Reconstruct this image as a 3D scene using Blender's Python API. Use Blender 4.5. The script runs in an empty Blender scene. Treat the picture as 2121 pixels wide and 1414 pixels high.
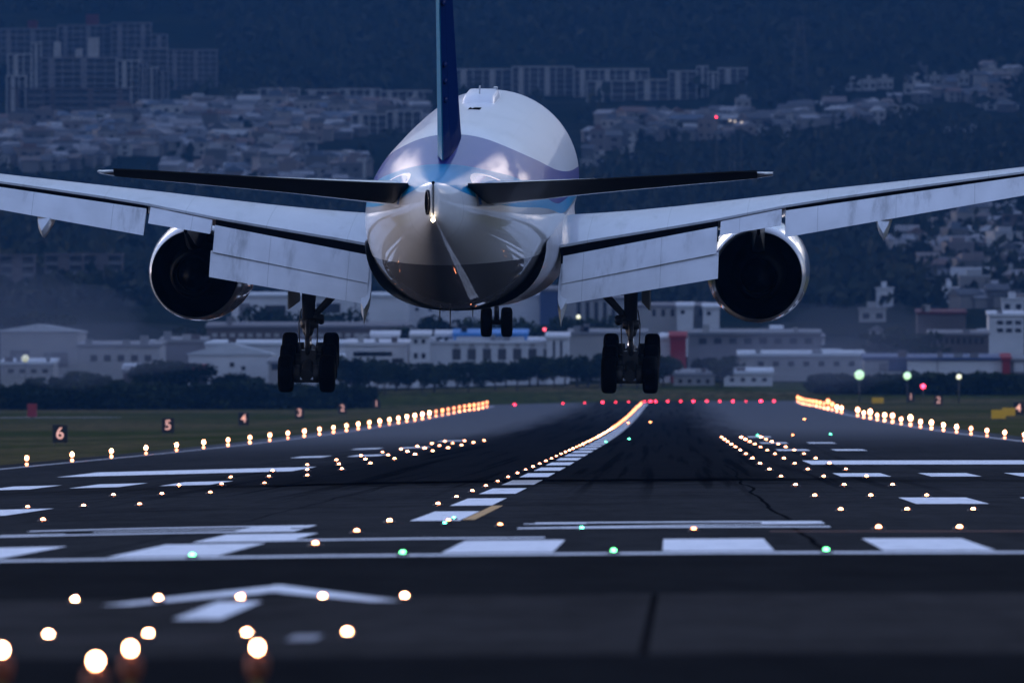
import bpy, bmesh, math, random
from mathutils import Vector, Matrix, Euler, noise
R = math.radians
random.seed(7)
C = bpy.context.scene.collection
SC = bpy.context.scene
PI = math.pi

# ------------------------------------------------------------------ camera model
F = 29458.0          # focal length in pixels of the 2121 px wide frame (500 mm lens)
VX, VY = 1390.0, 800.0   # where the runway direction (+Y, level) meets the frame
HE = 1.7             # eye height
def at(px, py, d):   # a frame pixel at a distance -> world point
    return Vector(((px - VX) * d / F, d, HE + (VY - py) * d / F))

# ------------------------------------------------------------------ materials
def nodes(m):
    m.use_nodes = True
    return m.node_tree.nodes, m.node_tree.links
def mat(name, col, rough=0.6, metal=0.0, coat=0.0, emit=None, estr=0.0, spec=0.5, var=0.0, vscale=1.0, vdet=6, stretch=(1,1,1), bump=0.0):
    m = bpy.data.materials.new(name)
    n, l = nodes(m)
    b = n['Principled BSDF']
    b.inputs['Base Color'].default_value = (*col, 1)
    b.inputs['Roughness'].default_value = rough
    b.inputs['Metallic'].default_value = metal
    b.inputs['Coat Weight'].default_value = coat
    b.inputs['Coat Roughness'].default_value = 0.06
    b.inputs['Specular IOR Level'].default_value = spec
    if emit:
        b.inputs['Emission Color'].default_value = (*emit, 1)
        b.inputs['Emission Strength'].default_value = estr
    if var:
        tc = n.new('ShaderNodeTexCoord'); mp = n.new('ShaderNodeMapping')
        mp.inputs['Scale'].default_value = stretch
        nz = n.new('ShaderNodeTexNoise'); nz.inputs['Scale'].default_value = vscale; nz.inputs['Detail'].default_value = vdet
        l.new(tc.outputs['Object'], mp.inputs[0]); l.new(mp.outputs[0], nz.inputs['Vector'])
        cr = n.new('ShaderNodeValToRGB')
        cr.color_ramp.elements[0].position = 0.3; cr.color_ramp.elements[1].position = 0.7
        cr.color_ramp.elements[0].color = (*[max(0, c * (1 - var)) for c in col], 1)
        cr.color_ramp.elements[1].color = (*[min(1, c * (1 + var)) for c in col], 1)
        l.new(nz.outputs['Fac'], cr.inputs[0]); l.new(cr.outputs[0], b.inputs['Base Color'])
        if bump:
            bp = n.new('ShaderNodeBump'); bp.inputs['Strength'].default_value = bump
            l.new(nz.outputs['Fac'], bp.inputs['Height']); l.new(bp.outputs[0], b.inputs['Normal'])
    return m
def mathn(n, l, op, a, b=None, c=None, clamp=False):
    x = n.new('ShaderNodeMath'); x.operation = op; x.use_clamp = clamp
    for i, v in enumerate((a, b, c)):
        if v is None: continue
        if isinstance(v, (int, float)): x.inputs[i].default_value = v
        else: l.new(v, x.inputs[i])
    return x.outputs[0]
def mixc(n, l, fac, a, b):
    x = n.new('ShaderNodeMix'); x.data_type = 'RGBA'
    if isinstance(fac, (int, float)): x.inputs[0].default_value = fac
    else: l.new(fac, x.inputs[0])
    for k, v in ((6, a), (7, b)):
        if isinstance(v, tuple): x.inputs[k].default_value = (*v, 1)
        else: l.new(v, x.inputs[k])
    return x.outputs[2]
def rand_mat(name, cols, rough=0.7):     # a material whose colour differs from object to object
    m = bpy.data.materials.new(name); n, l = nodes(m); b = n['Principled BSDF']
    oi = n.new('ShaderNodeObjectInfo'); cr = n.new('ShaderNodeValToRGB')
    cr.color_ramp.interpolation = 'CONSTANT'
    e = cr.color_ramp.elements
    while len(e) < len(cols): e.new(0.5)
    for i, c in enumerate(cols):
        e[i].position = i / len(cols); e[i].color = (*c, 1)
    l.new(oi.outputs['Random'], cr.inputs[0]); l.new(cr.outputs[0], b.inputs['Base Color'])
    b.inputs['Roughness'].default_value = rough
    return m

M = {}

# ------------------------------------------------------------------ mesh builder
class MB:
    def __init__(s): s.bm = bmesh.new(); s.mi = 0
    def face(s, pts, mi=None, smooth=False):
        vs = [s.bm.verts.new(p) for p in pts]
        try:
            f = s.bm.faces.new(vs); f.material_index = s.mi if mi is None else mi; f.smooth = smooth
            return f
        except ValueError: return None
    def box(s, x0, x1, y0, y1, z0, z1, mi=None, mtx=None):
        p = [Vector(q) for q in ((x0,y0,z0),(x1,y0,z0),(x1,y1,z0),(x0,y1,z0),(x0,y0,z1),(x1,y0,z1),(x1,y1,z1),(x0,y1,z1))]
        if mtx: p = [mtx @ q for q in p]
        v = [s.bm.verts.new(q) for q in p]
        for a in ((0,3,2,1),(4,5,6,7),(0,1,5,4),(1,2,6,5),(2,3,7,6),(3,0,4,7)):
            f = s.bm.faces.new([v[i] for i in a]); f.material_index = s.mi if mi is None else mi
        return s
    def loft(s, rings, cap0=True, cap1=True, mi=None, smooth=True, closed=True):
        mi = s.mi if mi is None else mi
        vr = [[s.bm.verts.new(p) for p in r] for r in rings]
        k = len(vr[0])
        for a, b in zip(vr, vr[1:]):
            for i in range(k if closed else k - 1):
                j = (i + 1) % k
                f = s.bm.faces.new((a[i], a[j], b[j], b[i])); f.material_index = mi; f.smooth = smooth
        for c, r in ((cap0, vr[0]), (cap1, vr[-1])):
            if c and closed:
                f = s.bm.faces.new(r); f.material_index = mi
        return s
    def tube(s, p0, p1, r0, r1=None, seg=12, mi=None, cap=True, smooth=True):
        r1 = r0 if r1 is None else r1
        p0, p1 = Vector(p0), Vector(p1)
        q = (p1 - p0).to_track_quat('Z', 'Y')
        ring = lambda p, r: [p + q @ Vector((r * math.cos(2*PI*i/seg), r * math.sin(2*PI*i/seg), 0)) for i in range(seg)]
        return s.loft([ring(p0, r0), ring(p1, r1)], cap, cap, mi, smooth)
    def path(s, pts, r, seg=8, mi=None):
        for a, b in zip(pts, pts[1:]): s.tube(a, b, r, r, seg, mi)
        return s
    def lathe(s, prof, o, axis='Y', seg=32, mi=None, cap=True, mtx=None):   # prof: (along axis, radius)
        o = Vector(o); rings = []
        for a, r in prof:
            ring = []
            for i in range(seg):
                t = 2*PI*i/seg; c, d = r*math.cos(t), r*math.sin(t)
                p = Vector((c, a, d)) if axis == 'Y' else Vector((a, c, d)) if axis == 'X' else Vector((c, d, a))
                if mtx: p = mtx @ p
                ring.append(o + p)
            rings.append(ring)
        return s.loft(rings, cap, cap, mi)
    def ball(s, o, r, sub=2, mi=None, sq=(1,1,1)):
        g = bmesh.ops.create_icosphere(s.bm, subdivisions=sub, radius=r)
        for v in g['verts']:
            v.co = Vector((v.co.x*sq[0], v.co.y*sq[1], v.co.z*sq[2])) + Vector(o)
            for f in v.link_faces: f.material_index = s.mi if mi is None else mi; f.smooth = True
        return s
    def build(s, name, mats, parent=None, loc=None, bevel=0, auto=None):
        bmesh.ops.recalc_face_normals(s.bm, faces=s.bm.faces[:])
        me = bpy.data.meshes.new(name); s.bm.to_mesh(me); s.bm.free()
        for m in (mats if isinstance(mats, (list, tuple)) else [mats]): me.materials.append(m)
        o = bpy.data.objects.new(name, me); C.objects.link(o)
        if parent: o.parent = parent
        if loc is not None: o.location = loc
        if auto is not None:
            me.set_sharp_from_angle(angle=R(auto))
        if bevel:
            b = o.modifiers.new('bevel', 'BEVEL'); b.width = bevel; b.segments = 2; b.limit_method = 'ANGLE'; b.angle_limit = R(40)
        return o
def tag(o, label=None, cat=None, group=None, kind=None):
    if label: o['label'] = label
    if cat: o['category'] = cat
    if group: o['group'] = group
    if kind: o['kind'] = kind
    return o
def empty(name, loc=(0,0,0)):
    o = bpy.data.objects.new(name, None); C.objects.link(o); o.location = loc; o.empty_display_size = 0.1
    return o
KIDS = {}
def kids(o): return [c for c in bpy.data.objects if c.parent == o] if o.name not in KIDS else KIDS[o.name]
def copy_tree(o, parent=None):
    if o.name not in KIDS: KIDS[o.name] = [c for c in bpy.data.objects if c.parent == o]
    c = o.copy(); C.objects.link(c); c.parent = parent
    for ch in KIDS[o.name]: copy_tree(ch, c)
    return c
ORD = 'first second third fourth fifth sixth seventh eighth ninth tenth eleventh twelfth thirteenth fourteenth fifteenth sixteenth seventeenth eighteenth nineteenth twentieth'.split()

# ------------------------------------------------------------------ ground shape
XC = -5.2            # runway centreline
def curve(tab, x):   # monotone-ish cubic through a table
    if x <= tab[0][0]: return tab[0][1] + (x - tab[0][0]) * (tab[1][1]-tab[0][1])/(tab[1][0]-tab[0][0])
    if x >= tab[-1][0]: return tab[-1][1] + (x - tab[-1][0]) * (tab[-1][1]-tab[-2][1])/(tab[-1][0]-tab[-2][0])
    for i in range(len(tab)-1):
        if tab[i][0] <= x <= tab[i+1][0]:
            (x1,y1),(x2,y2) = tab[i], tab[i+1]
            m = (y2-y1)/(x2-x1)
            m0 = m if i == 0 else ((y1-tab[i-1][1])/(x1-tab[i-1][0]) + m)/2
            m1 = m if i == len(tab)-2 else ((tab[i+2][1]-y2)/(tab[i+2][0]-x2) + m)/2
            h = x2-x1; t = (x-x1)/h
            return (2*t**3-3*t*t+1)*y1 + (t**3-2*t*t+t)*h*m0 + (-2*t**3+3*t*t)*y2 + (t**3-t*t)*h*m1
HC = [(0,1.7),(100,2.08),(150,2.29),(212,2.54),(264,2.72),(293,2.815),(355,2.97),(416,3.10),(479,3.23),(542,3.33),(601,3.43),(695,3.55),(784,3.66),(993,3.92),
      (1200,4.1),(1473,4.2),(1750,4.16),(1986,4.04),(2400,3.62),(2801,3.14),(2845,2.8),(2885,2.0),(2940,0.3),(3000,-0.7),(3100,-1.0)]
_zc = {}
def zc(Y):
    if Y < 0: return HE - 1.7 - Y * 0.002
    k = math.floor(Y/10); t = Y/10 - k
    for q in (k, k+1):
        if q not in _zc: _zc[q] = HE - curve(HC, q*10.0)
    return _zc[k]*(1-t) + _zc[k+1]*t
CR = [(-400,-2.6),(-60,-1.7),(-30,-0.72),(-15,-0.33),(-5,-0.08),(0,0),(6,0.05),(30,0.08),(60,-0.05),(400,-0.8)]
def cross(u):
    if u <= CR[0][0]: return CR[0][1]
    for (a,p),(b,q) in zip(CR, CR[1:]):
        if u <= b: return p + (q-p)*(u-a)/(b-a)
    return CR[-1][1]
def gz(X, Y): return zc(Y) + cross(X - XC)
TT = [(3000,0.7),(3100,1.2),(3300,2.6),(3600,6),(4200,20),(5000,51),(5600,77),(6200,104),(7000,147),(7600,186),(8200,232),(9000,310),(10000,430),(11000,570),(12500,760)]
def tz(X, Y):        # town and mountain behind the field
    if Y <= 3000: return gz(X, Y)
    z = HE + curve(TT, Y)
    w = min(1, (Y-3000)/400)
    a = min(1, max(0, (Y-3600)/2500))
    z += a * 16 * noise.noise(Vector((X/420, Y/520, 3.1))) + a * 7 * noise.noise(Vector((X/150, Y/170, 9.7)))
    b = min(1, max(0, (Y-7000)/1800))
    z += b * 38 * noise.noise(Vector((X/600+5, Y/900, 1.3)))
    return z + cross(X-XC) * (1-w)
def hit(px, py, y0=3010.0, y1=12000.0):   # where the line of sight through a frame pixel meets the terrain
    Y = y0
    while Y < y1:
        p = at(px, py, Y)
        if tz(p.x, Y) >= p.z: return Vector((p.x, Y, tz(p.x, Y)))
        Y += 8
    p = at(px, py, y1); return Vector((p.x, y1, tz(p.x, y1)))
# ------------------------------------------------------------------ pavements, markings, grass
def asphalt(name, c0, c1, extra=None, rough=0.95, spec=0.0):
    m = bpy.data.materials.new(name); n, l = nodes(m); b = n['Principled BSDF']
    tc = n.new('ShaderNodeTexCoord'); sx = n.new('ShaderNodeSeparateXYZ'); l.new(tc.outputs['Object'], sx.inputs[0])
    def noise_(sc, scale, det=5, rgh=0.6):
        mp = n.new('ShaderNodeMapping'); mp.inputs['Scale'].default_value = sc; l.new(tc.outputs['Object'], mp.inputs[0])
        z = n.new('ShaderNodeTexNoise'); z.inputs['Scale'].default_value = scale; z.inputs['Detail'].default_value = det
        z.inputs['Roughness'].default_value = rgh; l.new(mp.outputs[0], z.inputs['Vector']); return z.outputs['Fac']
    big = noise_((0.25, 0.02, 1), 1.0); fine = noise_((1.4, 0.16, 1), 1.0, 8, 0.7); grit = noise_((6, 0.9, 1), 1.0, 4, 0.8); band = noise_((0.035, 0.45, 1), 1.0, 6, 0.7)
    f = mathn(n, l, 'MULTIPLY_ADD', big, 0.7, mathn(n, l, 'MULTIPLY_ADD', fine, 0.9, -0.3))
    f = mathn(n, l, 'ADD', f, mathn(n, l, 'MULTIPLY_ADD', grit, 0.35, -0.17), None, True)
    f = mathn(n, l, 'ADD', f, mathn(n, l, 'MULTIPLY_ADD', band, 1.1, -0.55), None, True)
    col = mixc(n, l, f, c0, c1)
    if extra: col = extra(n, l, col, sx, noise_)
    l.new(col, b.inputs['Base Color'])
    b.inputs['Roughness'].default_value = rough; b.inputs['Specular IOR Level'].default_value = spec
    bp = n.new('ShaderNodeBump'); bp.inputs['Strength'].default_value = 0.25; bp.inputs['Distance'].default_value = 0.02
    l.new(grit, bp.inputs['Height']); l.new(bp.outputs[0], b.inputs['Normal'])
    return m
def smooth(n, l, x, a, b):
    r = n.new('ShaderNodeMapRange'); r.interpolation_type = 'SMOOTHSTEP'
    l.new(x, r.inputs[0]); r.inputs[1].default_value = a; r.inputs[2].default_value = b
    return r.outputs[0]
def runway_extra(n, l, col, sx, nz):
    X, Y = sx.outputs[0], sx.outputs[1]
    # rubber laid down by touching tyres: begins raggedly about 275 m past the threshold
    edge = mathn(n, l, 'MULTIPLY_ADD', nz((0.5, 0.03, 1), 1.0, 6, 0.75), 90, -45)
    ye = mathn(n, l, 'ADD', Y, edge)
    start = smooth(n, l, ye, 468, 512); end = mathn(n, l, 'SUBTRACT', 1.0, smooth(n, l, Y, 1500, 2300))
    u = mathn(n, l, 'ABSOLUTE', mathn(n, l, 'ADD', X, 5.6))
    uu = mathn(n, l, 'ADD', u, mathn(n, l, 'MULTIPLY_ADD', nz((0.6, 0.006, 1), 1.0, 4), 5, -2.5))
    lat = mathn(n, l, 'SUBTRACT', 1.0, smooth(n, l, uu, 7, 15))
    rub = mathn(n, l, 'MULTIPLY', mathn(n, l, 'MULTIPLY', start, end), lat)
    rub = mathn(n, l, 'MULTIPLY', rub, 0.78)
    col = mixc(n, l, rub, col, (0.006, 0.006, 0.007))
    # scraped black patches along the first landing zone
    band = mathn(n, l, 'MULTIPLY', smooth(n, l, Y, 440, 486), mathn(n, l, 'SUBTRACT', 1.0, smooth(n, l, Y, 494, 500)))
    pat = smooth(n, l, nz((0.45, 0.11, 1), 1.0, 5, 0.65), 0.5, 0.62)
    k = mathn(n, l, 'MULTIPLY', mathn(n, l, 'MULTIPLY', band, pat), 0.85)
    k = mathn(n, l, 'MULTIPLY', k, mathn(n, l, 'SUBTRACT', 1.0, smooth(n, l, mathn(n, l, 'ABSOLUTE', mathn(n, l, 'ADD', X, 4.0)), 8, 13)))
    col = mixc(n, l, k, col, (0.003, 0.003, 0.0035))
    ln = mathn(n, l, 'ADD', Y, mathn(n, l, 'MULTIPLY_ADD', nz((0.6, 0.05, 1), 1.0, 6, 0.7), 26, -13))
    ln = mathn(n, l, 'MULTIPLY', smooth(n, l, ln, 478, 486), mathn(n, l, 'SUBTRACT', 1.0, smooth(n, l, ln, 492, 503)))
    ln = mathn(n, l, 'MULTIPLY', ln, mathn(n, l, 'SUBTRACT', 0.9, mathn(n, l, 'MULTIPLY', smooth(n, l, mathn(n, l, 'ABSOLUTE', mathn(n, l, 'ADD', X, 5.4)), 7, 11), 0.9)))
    col = mixc(n, l, ln, col, (0.002, 0.002, 0.0025))
    # dark tyre streaks drawn along the direction of landing
    tk = smooth(n, l, nz((1.7, 0.004, 1), 1.0, 3, 0.5), 0.52, 0.66)
    tk = mathn(n, l, 'MULTIPLY', mathn(n, l, 'MULTIPLY', tk, smooth(n, l, Y, 330, 520)), mathn(n, l, 'SUBTRACT', 0.75, mathn(n, l, 'MULTIPLY', smooth(n, l, u, 8, 20), 0.75)))
    col = mixc(n, l, tk, col, (0.003, 0.003, 0.0035))
    # grazing sheen put into the colour: paler far along, beside the rubber
    far = mathn(n, l, 'MULTIPLY', smooth(n, l, Y, 800, 1500), 0.8)
    col = mixc(n, l, mathn(n, l, 'MULTIPLY', far, mathn(n, l, 'SUBTRACT', 1.0, lat)), col, (0.15, 0.15, 0.16))
    # a long open joint
    wob = mathn(n, l, 'MULTIPLY_ADD', nz((0.001, 0.018, 1), 1.0, 4, 0.45), 1.1, -0.55)
    j = mathn(n, l, 'ABSOLUTE', mathn(n, l, 'SUBTRACT', mathn(n, l, 'ADD', X, wob), 2.35))
    j = mathn(n, l, 'LESS_THAN', j, 0.05)
    col = mixc(n, l, mathn(n, l, 'MULTIPLY', j, mathn(n, l, 'LESS_THAN', Y, 620)), col, (0.006, 0.006, 0.007))
    j2 = mathn(n, l, 'ABSOLUTE', mathn(n, l, 'SUBTRACT', mathn(n, l, 'ADD', X, wob), -9.3))
    j2 = mathn(n, l, 'MULTIPLY', mathn(n, l, 'LESS_THAN', j2, 0.035), 0.7)
    col = mixc(n, l, j2, col, (0.008, 0.008, 0.009))
    return col
def slab_extra(n, l, col, sx, nz):
    X, Y = sx.outputs[0], sx.outputs[1]
    j = mathn(n, l, 'ABSOLUTE', mathn(n, l, 'ADD', X, mathn(n, l, 'MULTIPLY_ADD', Y, -0.001, 0.33)))
    col = mixc(n, l, mathn(n, l, 'LESS_THAN', j, 0.035), col, (0.006, 0.006, 0.007))
    st = smooth(n, l, nz((0.9, 0.3, 1), 1.0, 4), 0.66, 0.74)
    col = mixc(n, l, mathn(n, l, 'MULTIPLY', st, 0.45), col, (0.09, 0.05, 0.03))
    return col
M['runway'] = asphalt('runway_asphalt', (0.013, 0.013, 0.0135), (0.058, 0.0565, 0.057), runway_extra)
M['blast'] = asphalt('fresh_asphalt', (0.008, 0.008, 0.0085), (0.027, 0.0265, 0.027))
M['slab'] = asphalt('weathered_asphalt', (0.014, 0.013, 0.0125), (0.068, 0.062, 0.060), slab_extra)
M['verge'] = asphalt('dark_asphalt', (0.007, 0.007, 0.008), (0.02, 0.02, 0.021))

UK = [-33.5] + [c[0] for c in CR if -33.5 < c[0] < 33] + [33.0]
def sheet(name, y0, y1, m, x0=None, x1=None, lift=0.0):
    us = [u for u in UK] if x0 is None else sorted({x0-XC, x1-XC, *[c[0] for c in CR if x0-XC < c[0] < x1-XC]})
    ys = [y0] + [k*10.0 for k in range(math.ceil(y0/10+1e-6), math.ceil(y1/10))] + [y1]
    b = MB(); g = [[b.bm.verts.new((XC+u, y, zc(y)+cross(u)+lift)) for u in us] for y in ys]
    for i in range(len(ys)-1):
        for j in range(len(us)-1):
            f = b.bm.faces.new((g[i][j], g[i][j+1], g[i+1][j+1], g[i+1][j])); f.smooth = True
    return tag(b.build(name, m), kind='structure')
runway = sheet('runway', 210.0, 2835.0, M['runway'])
sheet('blast_pad', 156.0, 210.0, M['blast'])
sheet('stopway', 111.0, 156.0, M['slab'])
sheet('pavement', 40.0, 111.0, M['verge'])

# one sheet of ground, out to the horizon
def grass_mat():
    m = bpy.data.materials.new('airfield_grass'); n, l = nodes(m); b = n['Principled BSDF']
    tc = n.new('ShaderNodeTexCoord')
    def nz(sc, det):
        mp = n.new('ShaderNodeMapping'); mp.inputs['Scale'].default_value = sc; l.new(tc.outputs['Object'], mp.inputs[0])
        z = n.new('ShaderNodeTexNoise'); z.inputs['Scale'].default_value = 1; z.inputs['Detail'].default_value = det; l.new(mp.outputs[0], z.inputs['Vector']); return z.outputs['Fac']
    a = smooth(n, l, nz((0.02, 0.006, 1), 5), 0.38, 0.62); c = nz((0.5, 0.06, 1), 7)
    col = mixc(n, l, a, (0.052, 0.060, 0.014), (0.115, 0.088, 0.040))
    col = mixc(n, l, mathn(n, l, 'MULTIPLY', smooth(n, l, c, 0.35, 0.7), 0.6), col, (0.024, 0.028, 0.009))
    l.new(col, b.inputs['Base Color']); b.inputs['Roughness'].default_value = 1.0; b.inputs['Specular IOR Level'].default_value = 0.0
    return m
M['grass'] = grass_mat()
gu = [-3000,-1500,-800,-400,-200,-120,-60,-45,-34.0,-33,-30,-15,-5,0,6,30,32.5,33.5,45,60,120,200,400,800,1500,3000]
gy = [-4000,-2000,-800,-300,-100,-40,0,20] + [k*10.0 for k in range(3, 301)]
b = MB(); g = []
for y in gy:
    row = []
    for u in gu:
        z = zc(y) + cross(u) - 0.015
        if -33.2 <= u <= 33 and 40 <= y <= 2835: z -= 0.35
        row.append(b.bm.verts.new((XC+u, y, z)))
    g.append(row)
for i in range(len(gy)-1):
    for j in range(len(gu)-1):
        f = b.bm.faces.new((g[i][j], g[i][j+1], g[i+1][j+1], g[i+1][j])); f.smooth = True
ground = tag(b.build('ground', M['grass']), kind='structure')

# painted markings, each a sheet of its own on the runway
def paint(name, c, wear=0.62):
    m = bpy.data.materials.new(name); n, l = nodes(m); b = n['Principled BSDF']
    tc = n.new('ShaderNodeTexCoord'); mp = n.new('ShaderNodeMapping'); mp.inputs['Scale'].default_value = (2.2, 0.25, 1)
    z = n.new('ShaderNodeTexNoise'); z.inputs['Scale'].default_value = 1; z.inputs['Detail'].default_value = 8; z.inputs['Roughness'].default_value = 0.7
    l.new(tc.outputs['Object'], mp.inputs[0]); l.new(mp.outputs[0], z.inputs['Vector'])
    k = mathn(n, l, 'MULTIPLY', smooth(n, l, z.outputs['Fac'], 0.5, 0.78), wear)
    l.new(mixc(n, l, k, c, (0.12, 0.12, 0.13)), b.inputs['Base Color'])
    b.inputs['Roughness'].default_value = 0.75; b.inputs['Specular IOR Level'].default_value = 0.3
    return m
M['white'] = paint('white_runway_paint', (0.86, 0.85, 0.86))
M['yellow'] = paint('yellow_runway_paint', (0.62, 0.33, 0.10))
M['red_paint'] = paint('faded_red_paint', (0.20, 0.07, 0.04), 0.9)
def quad_patch(b, q, lift=0.012, ny=None, nx=None):   # q: near-left, near-right, far-right, far-left as (X, Y)
    ys = [p[1] for p in q]; xs = [p[0] for p in q]
    ny = ny or max(1, int((max(ys)-min(ys))/1.5)); nx = nx or max(1, int((max(xs)-min(xs))/1.5))
    nx = min(nx, 40)
    def pt(s, t):
        x = (q[0][0]*(1-s)+q[1][0]*s)*(1-t) + (q[3][0]*(1-s)+q[2][0]*s)*t
        y = (q[0][1]*(1-s)+q[1][1]*s)*(1-t) + (q[3][1]*(1-s)+q[2][1]*s)*t
        return (x, y, gz(x, y)+lift)
    v = [[b.bm.verts.new(pt(i/nx, j/ny)) for i in range(nx+1)] for j in range(ny+1)]
    for j in range(ny):
        for i in range(nx):
            f = b.bm.faces.new((v[j][i], v[j][i+1], v[j+1][i+1], v[j+1][i])); f.smooth = True
def rect(name, x0, x1, y0, y1, m='white', parent=runway, lift=0.012):
    b = MB(); quad_patch(b, ((x0,y0),(x1,y0),(x1,y1),(x0,y1)), lift); return b.build(name, M[m], parent)
rect('threshold_bar', XC-30, XC+30, 211.0, 214.3)
for i in range(8):
    for s in (-1, 1):
        a, c = XC + s*(1.70 + 3.37*i), XC + s*(3.40 + 3.37*i)
        rect('threshold_stripe', min(a,c), max(a,c), 216.5, 242)
def strokes(name, quads):
    b = MB()
    for k, q in enumerate(quads): quad_patch(b, q, 0.012 + 0.002*k)
    return b.build(name, M['white'], runway)
R4 = lambda x0,x1,y0,y1: ((x0,y0),(x1,y0),(x1,y1),(x0,y1))
# the letter L, then the numerals 3 and 2, stretched along the runway so that a pilot can read them
strokes('runway_letter', [R4(-8.3,-6.6,246,266), R4(-6.6,-2.2,246,249.2)])
def num2(x0, x1, y0, y1, name):
    w = x1-x0; h = y1-y0; s = 1.25; t = 3.4
    strokes(name, [R4(x0,x1,y0,y0+t), ((x0,y0+t),(x0+s*1.5,y0+t),(x1,y0+h*0.55),(x1-s,y0+h*0.55)),
                   R4(x1-s,x1,y0+h*0.55,y1-t), R4(x0+0.2,x1,y1-t,y1), R4(x0,x0+s,y1-t-2.2,y1-t)])
def num3(x0, x1, y0, y1, name):
    h = y1-y0; s = 1.25; t = 3.2
    strokes(name, [R4(x0,x1,y0,y0+t), R4(x1-s,x1,y0+t,y0+h*0.44), R4(x0+1.6,x1-0.3,y0+h*0.44,y0+h*0.56),
                   R4(x1-s,x1,y0+h*0.56,y1-t), R4(x0,x1,y1-t,y1), R4(x0,x0+s,y0+t,y0+t+2)])
num3(-13.0,-7.2,271.5,289.5,'runway_numeral'); num2(-2.95,3.05,271.5,289.5,'runway_numeral')
y = 299.0; k = 0
while y < 2780:
    rect('centreline_dash', -5.5, -4.45, y, y+32); y += 54.0; k += 1
for (y0, y1, n_) in ((351,379,3), (507,534,3), (800,826,2), (950,976,2), (1110,1136,1)):
    for i in range(n_):
        for s in (-1, 1):
            a, c = XC+s*(11.25+3.22*i), XC+s*(13.05+3.22*i)
            rect('touchdown_stripe', min(a,c), max(a,c), y0, y1)
for s in (-1, 1):
    a, c = XC+s*11.3, XC+s*21.5
    rect('aiming_point_block', min(a,c), max(a,c), 618, 662)
M['edge'] = paint('worn_edge_paint', (0.42,0.42,0.44), 0.85)
rect('edge_stripe', XC-30.1, XC-29.5, 330, 2800, 'edge'); rect('edge_stripe', XC+29.5, XC+30.1, 330, 2800, 'edge')
rect('lead_off_stripe', -4.42, -4.16, 301, 352, 'yellow')
rect('hold_stripe', 1.8, 24, 259.0, 260.6, 'red_paint')
# arrow on the surface before the threshold: head and shaft
b = MB(); quad_patch(b, ((-5.95,148.5),(-5.65,148.4),(-4.56,159.3),(-4.68,167.5)), 0.012, 12, 2)
quad_patch(b, ((-3.15,149.6),(-2.85,149.7),(-4.56,167.5),(-4.40,159.3)), 0.016, 12, 2)
quad_patch(b, ((-4.57,159.6),(-4.39,159.6),(-4.56,167.5),(-4.68,167.5)), 0.02, 8, 1)
quad_patch(b, ((-4.74,135.2),(-4.28,135.2),(-4.33,150.5),(-4.80,150.5)), 0.012, 10, 1)
tag(b.build('arrow_marking', M['white']), kind='structure')
b = MB(); quad_patch(b, ((-3.25,119.6),(-3.0,119.6),(-3.0,123),(-3.25,123)), 0.012)
tag(b.build('pavement_marking', paint('faded_white_paint', (0.3,0.3,0.33), 0.9)), kind='structure')
# ------------------------------------------------------------------ the airliner (its own axes: X right, Y forward from the tail tip, Z up)
def glossy(name, col, rough=0.28, coat=1.0, **k): return mat(name, col, rough, 0, coat, **k)
M['panel'] = glossy('wing_grey_paint', (0.50,0.52,0.55), 0.42, 0.35, var=0.10, vscale=0.7, stretch=(1,0.35,1))
M['flap'] = mat('flap_paint', (0.60,0.61,0.63), 0.5, var=0.10, vscale=0.9, vdet=8, stretch=(1.3,0.5,0.5))
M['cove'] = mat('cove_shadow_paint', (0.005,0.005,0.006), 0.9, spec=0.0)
M['stab_dark'] = mat('elevator_shade_grey', (0.010,0.010,0.012), 0.4, coat=0.08, spec=0.2)  # near black: the elevators' shaded underside put into the colour
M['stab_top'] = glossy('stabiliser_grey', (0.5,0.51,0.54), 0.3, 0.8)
M['chrome'] = mat('polished_metal', (0.75,0.75,0.78), 0.18, 1.0)
M['nacelle'] = glossy('nacelle_paint', (0.58,0.58,0.62), 0.22, 1.0)
M['nozzle'] = mat('burnt_nozzle_metal', (0.004,0.0035,0.0035), 0.6, 0.0, spec=0.02)
M['black'] = mat('matt_black', (0.003,0.003,0.004), 0.9, spec=0.0)  # one even black for duct, outlet, vent and tail cap
M['gear'] = mat('gear_dark_metal', (0.035,0.035,0.04), 0.55, 0.3)
M['tyre'] = mat('tyre_rubber', (0.003,0.003,0.0033), 0.9, spec=0.02)
M['rim'] = mat('wheel_hub_metal', (0.008,0.008,0.009), 0.6, 0.0, spec=0.05)
M['door_in'] = mat('gear_door_paint', (0.36,0.37,0.38), 0.5)
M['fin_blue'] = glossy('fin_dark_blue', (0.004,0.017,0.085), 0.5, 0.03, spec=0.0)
M['fin_blue_lit'] = glossy('rudder_blue_lit', (0.006,0.13,0.24), 0.5, 0.08, spec=0.1)
M['tail_lamp'] = mat('tail_lamp_glow', (1,1,1), 0.3, emit=(1.0,0.80,0.55), estr=4)

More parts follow.
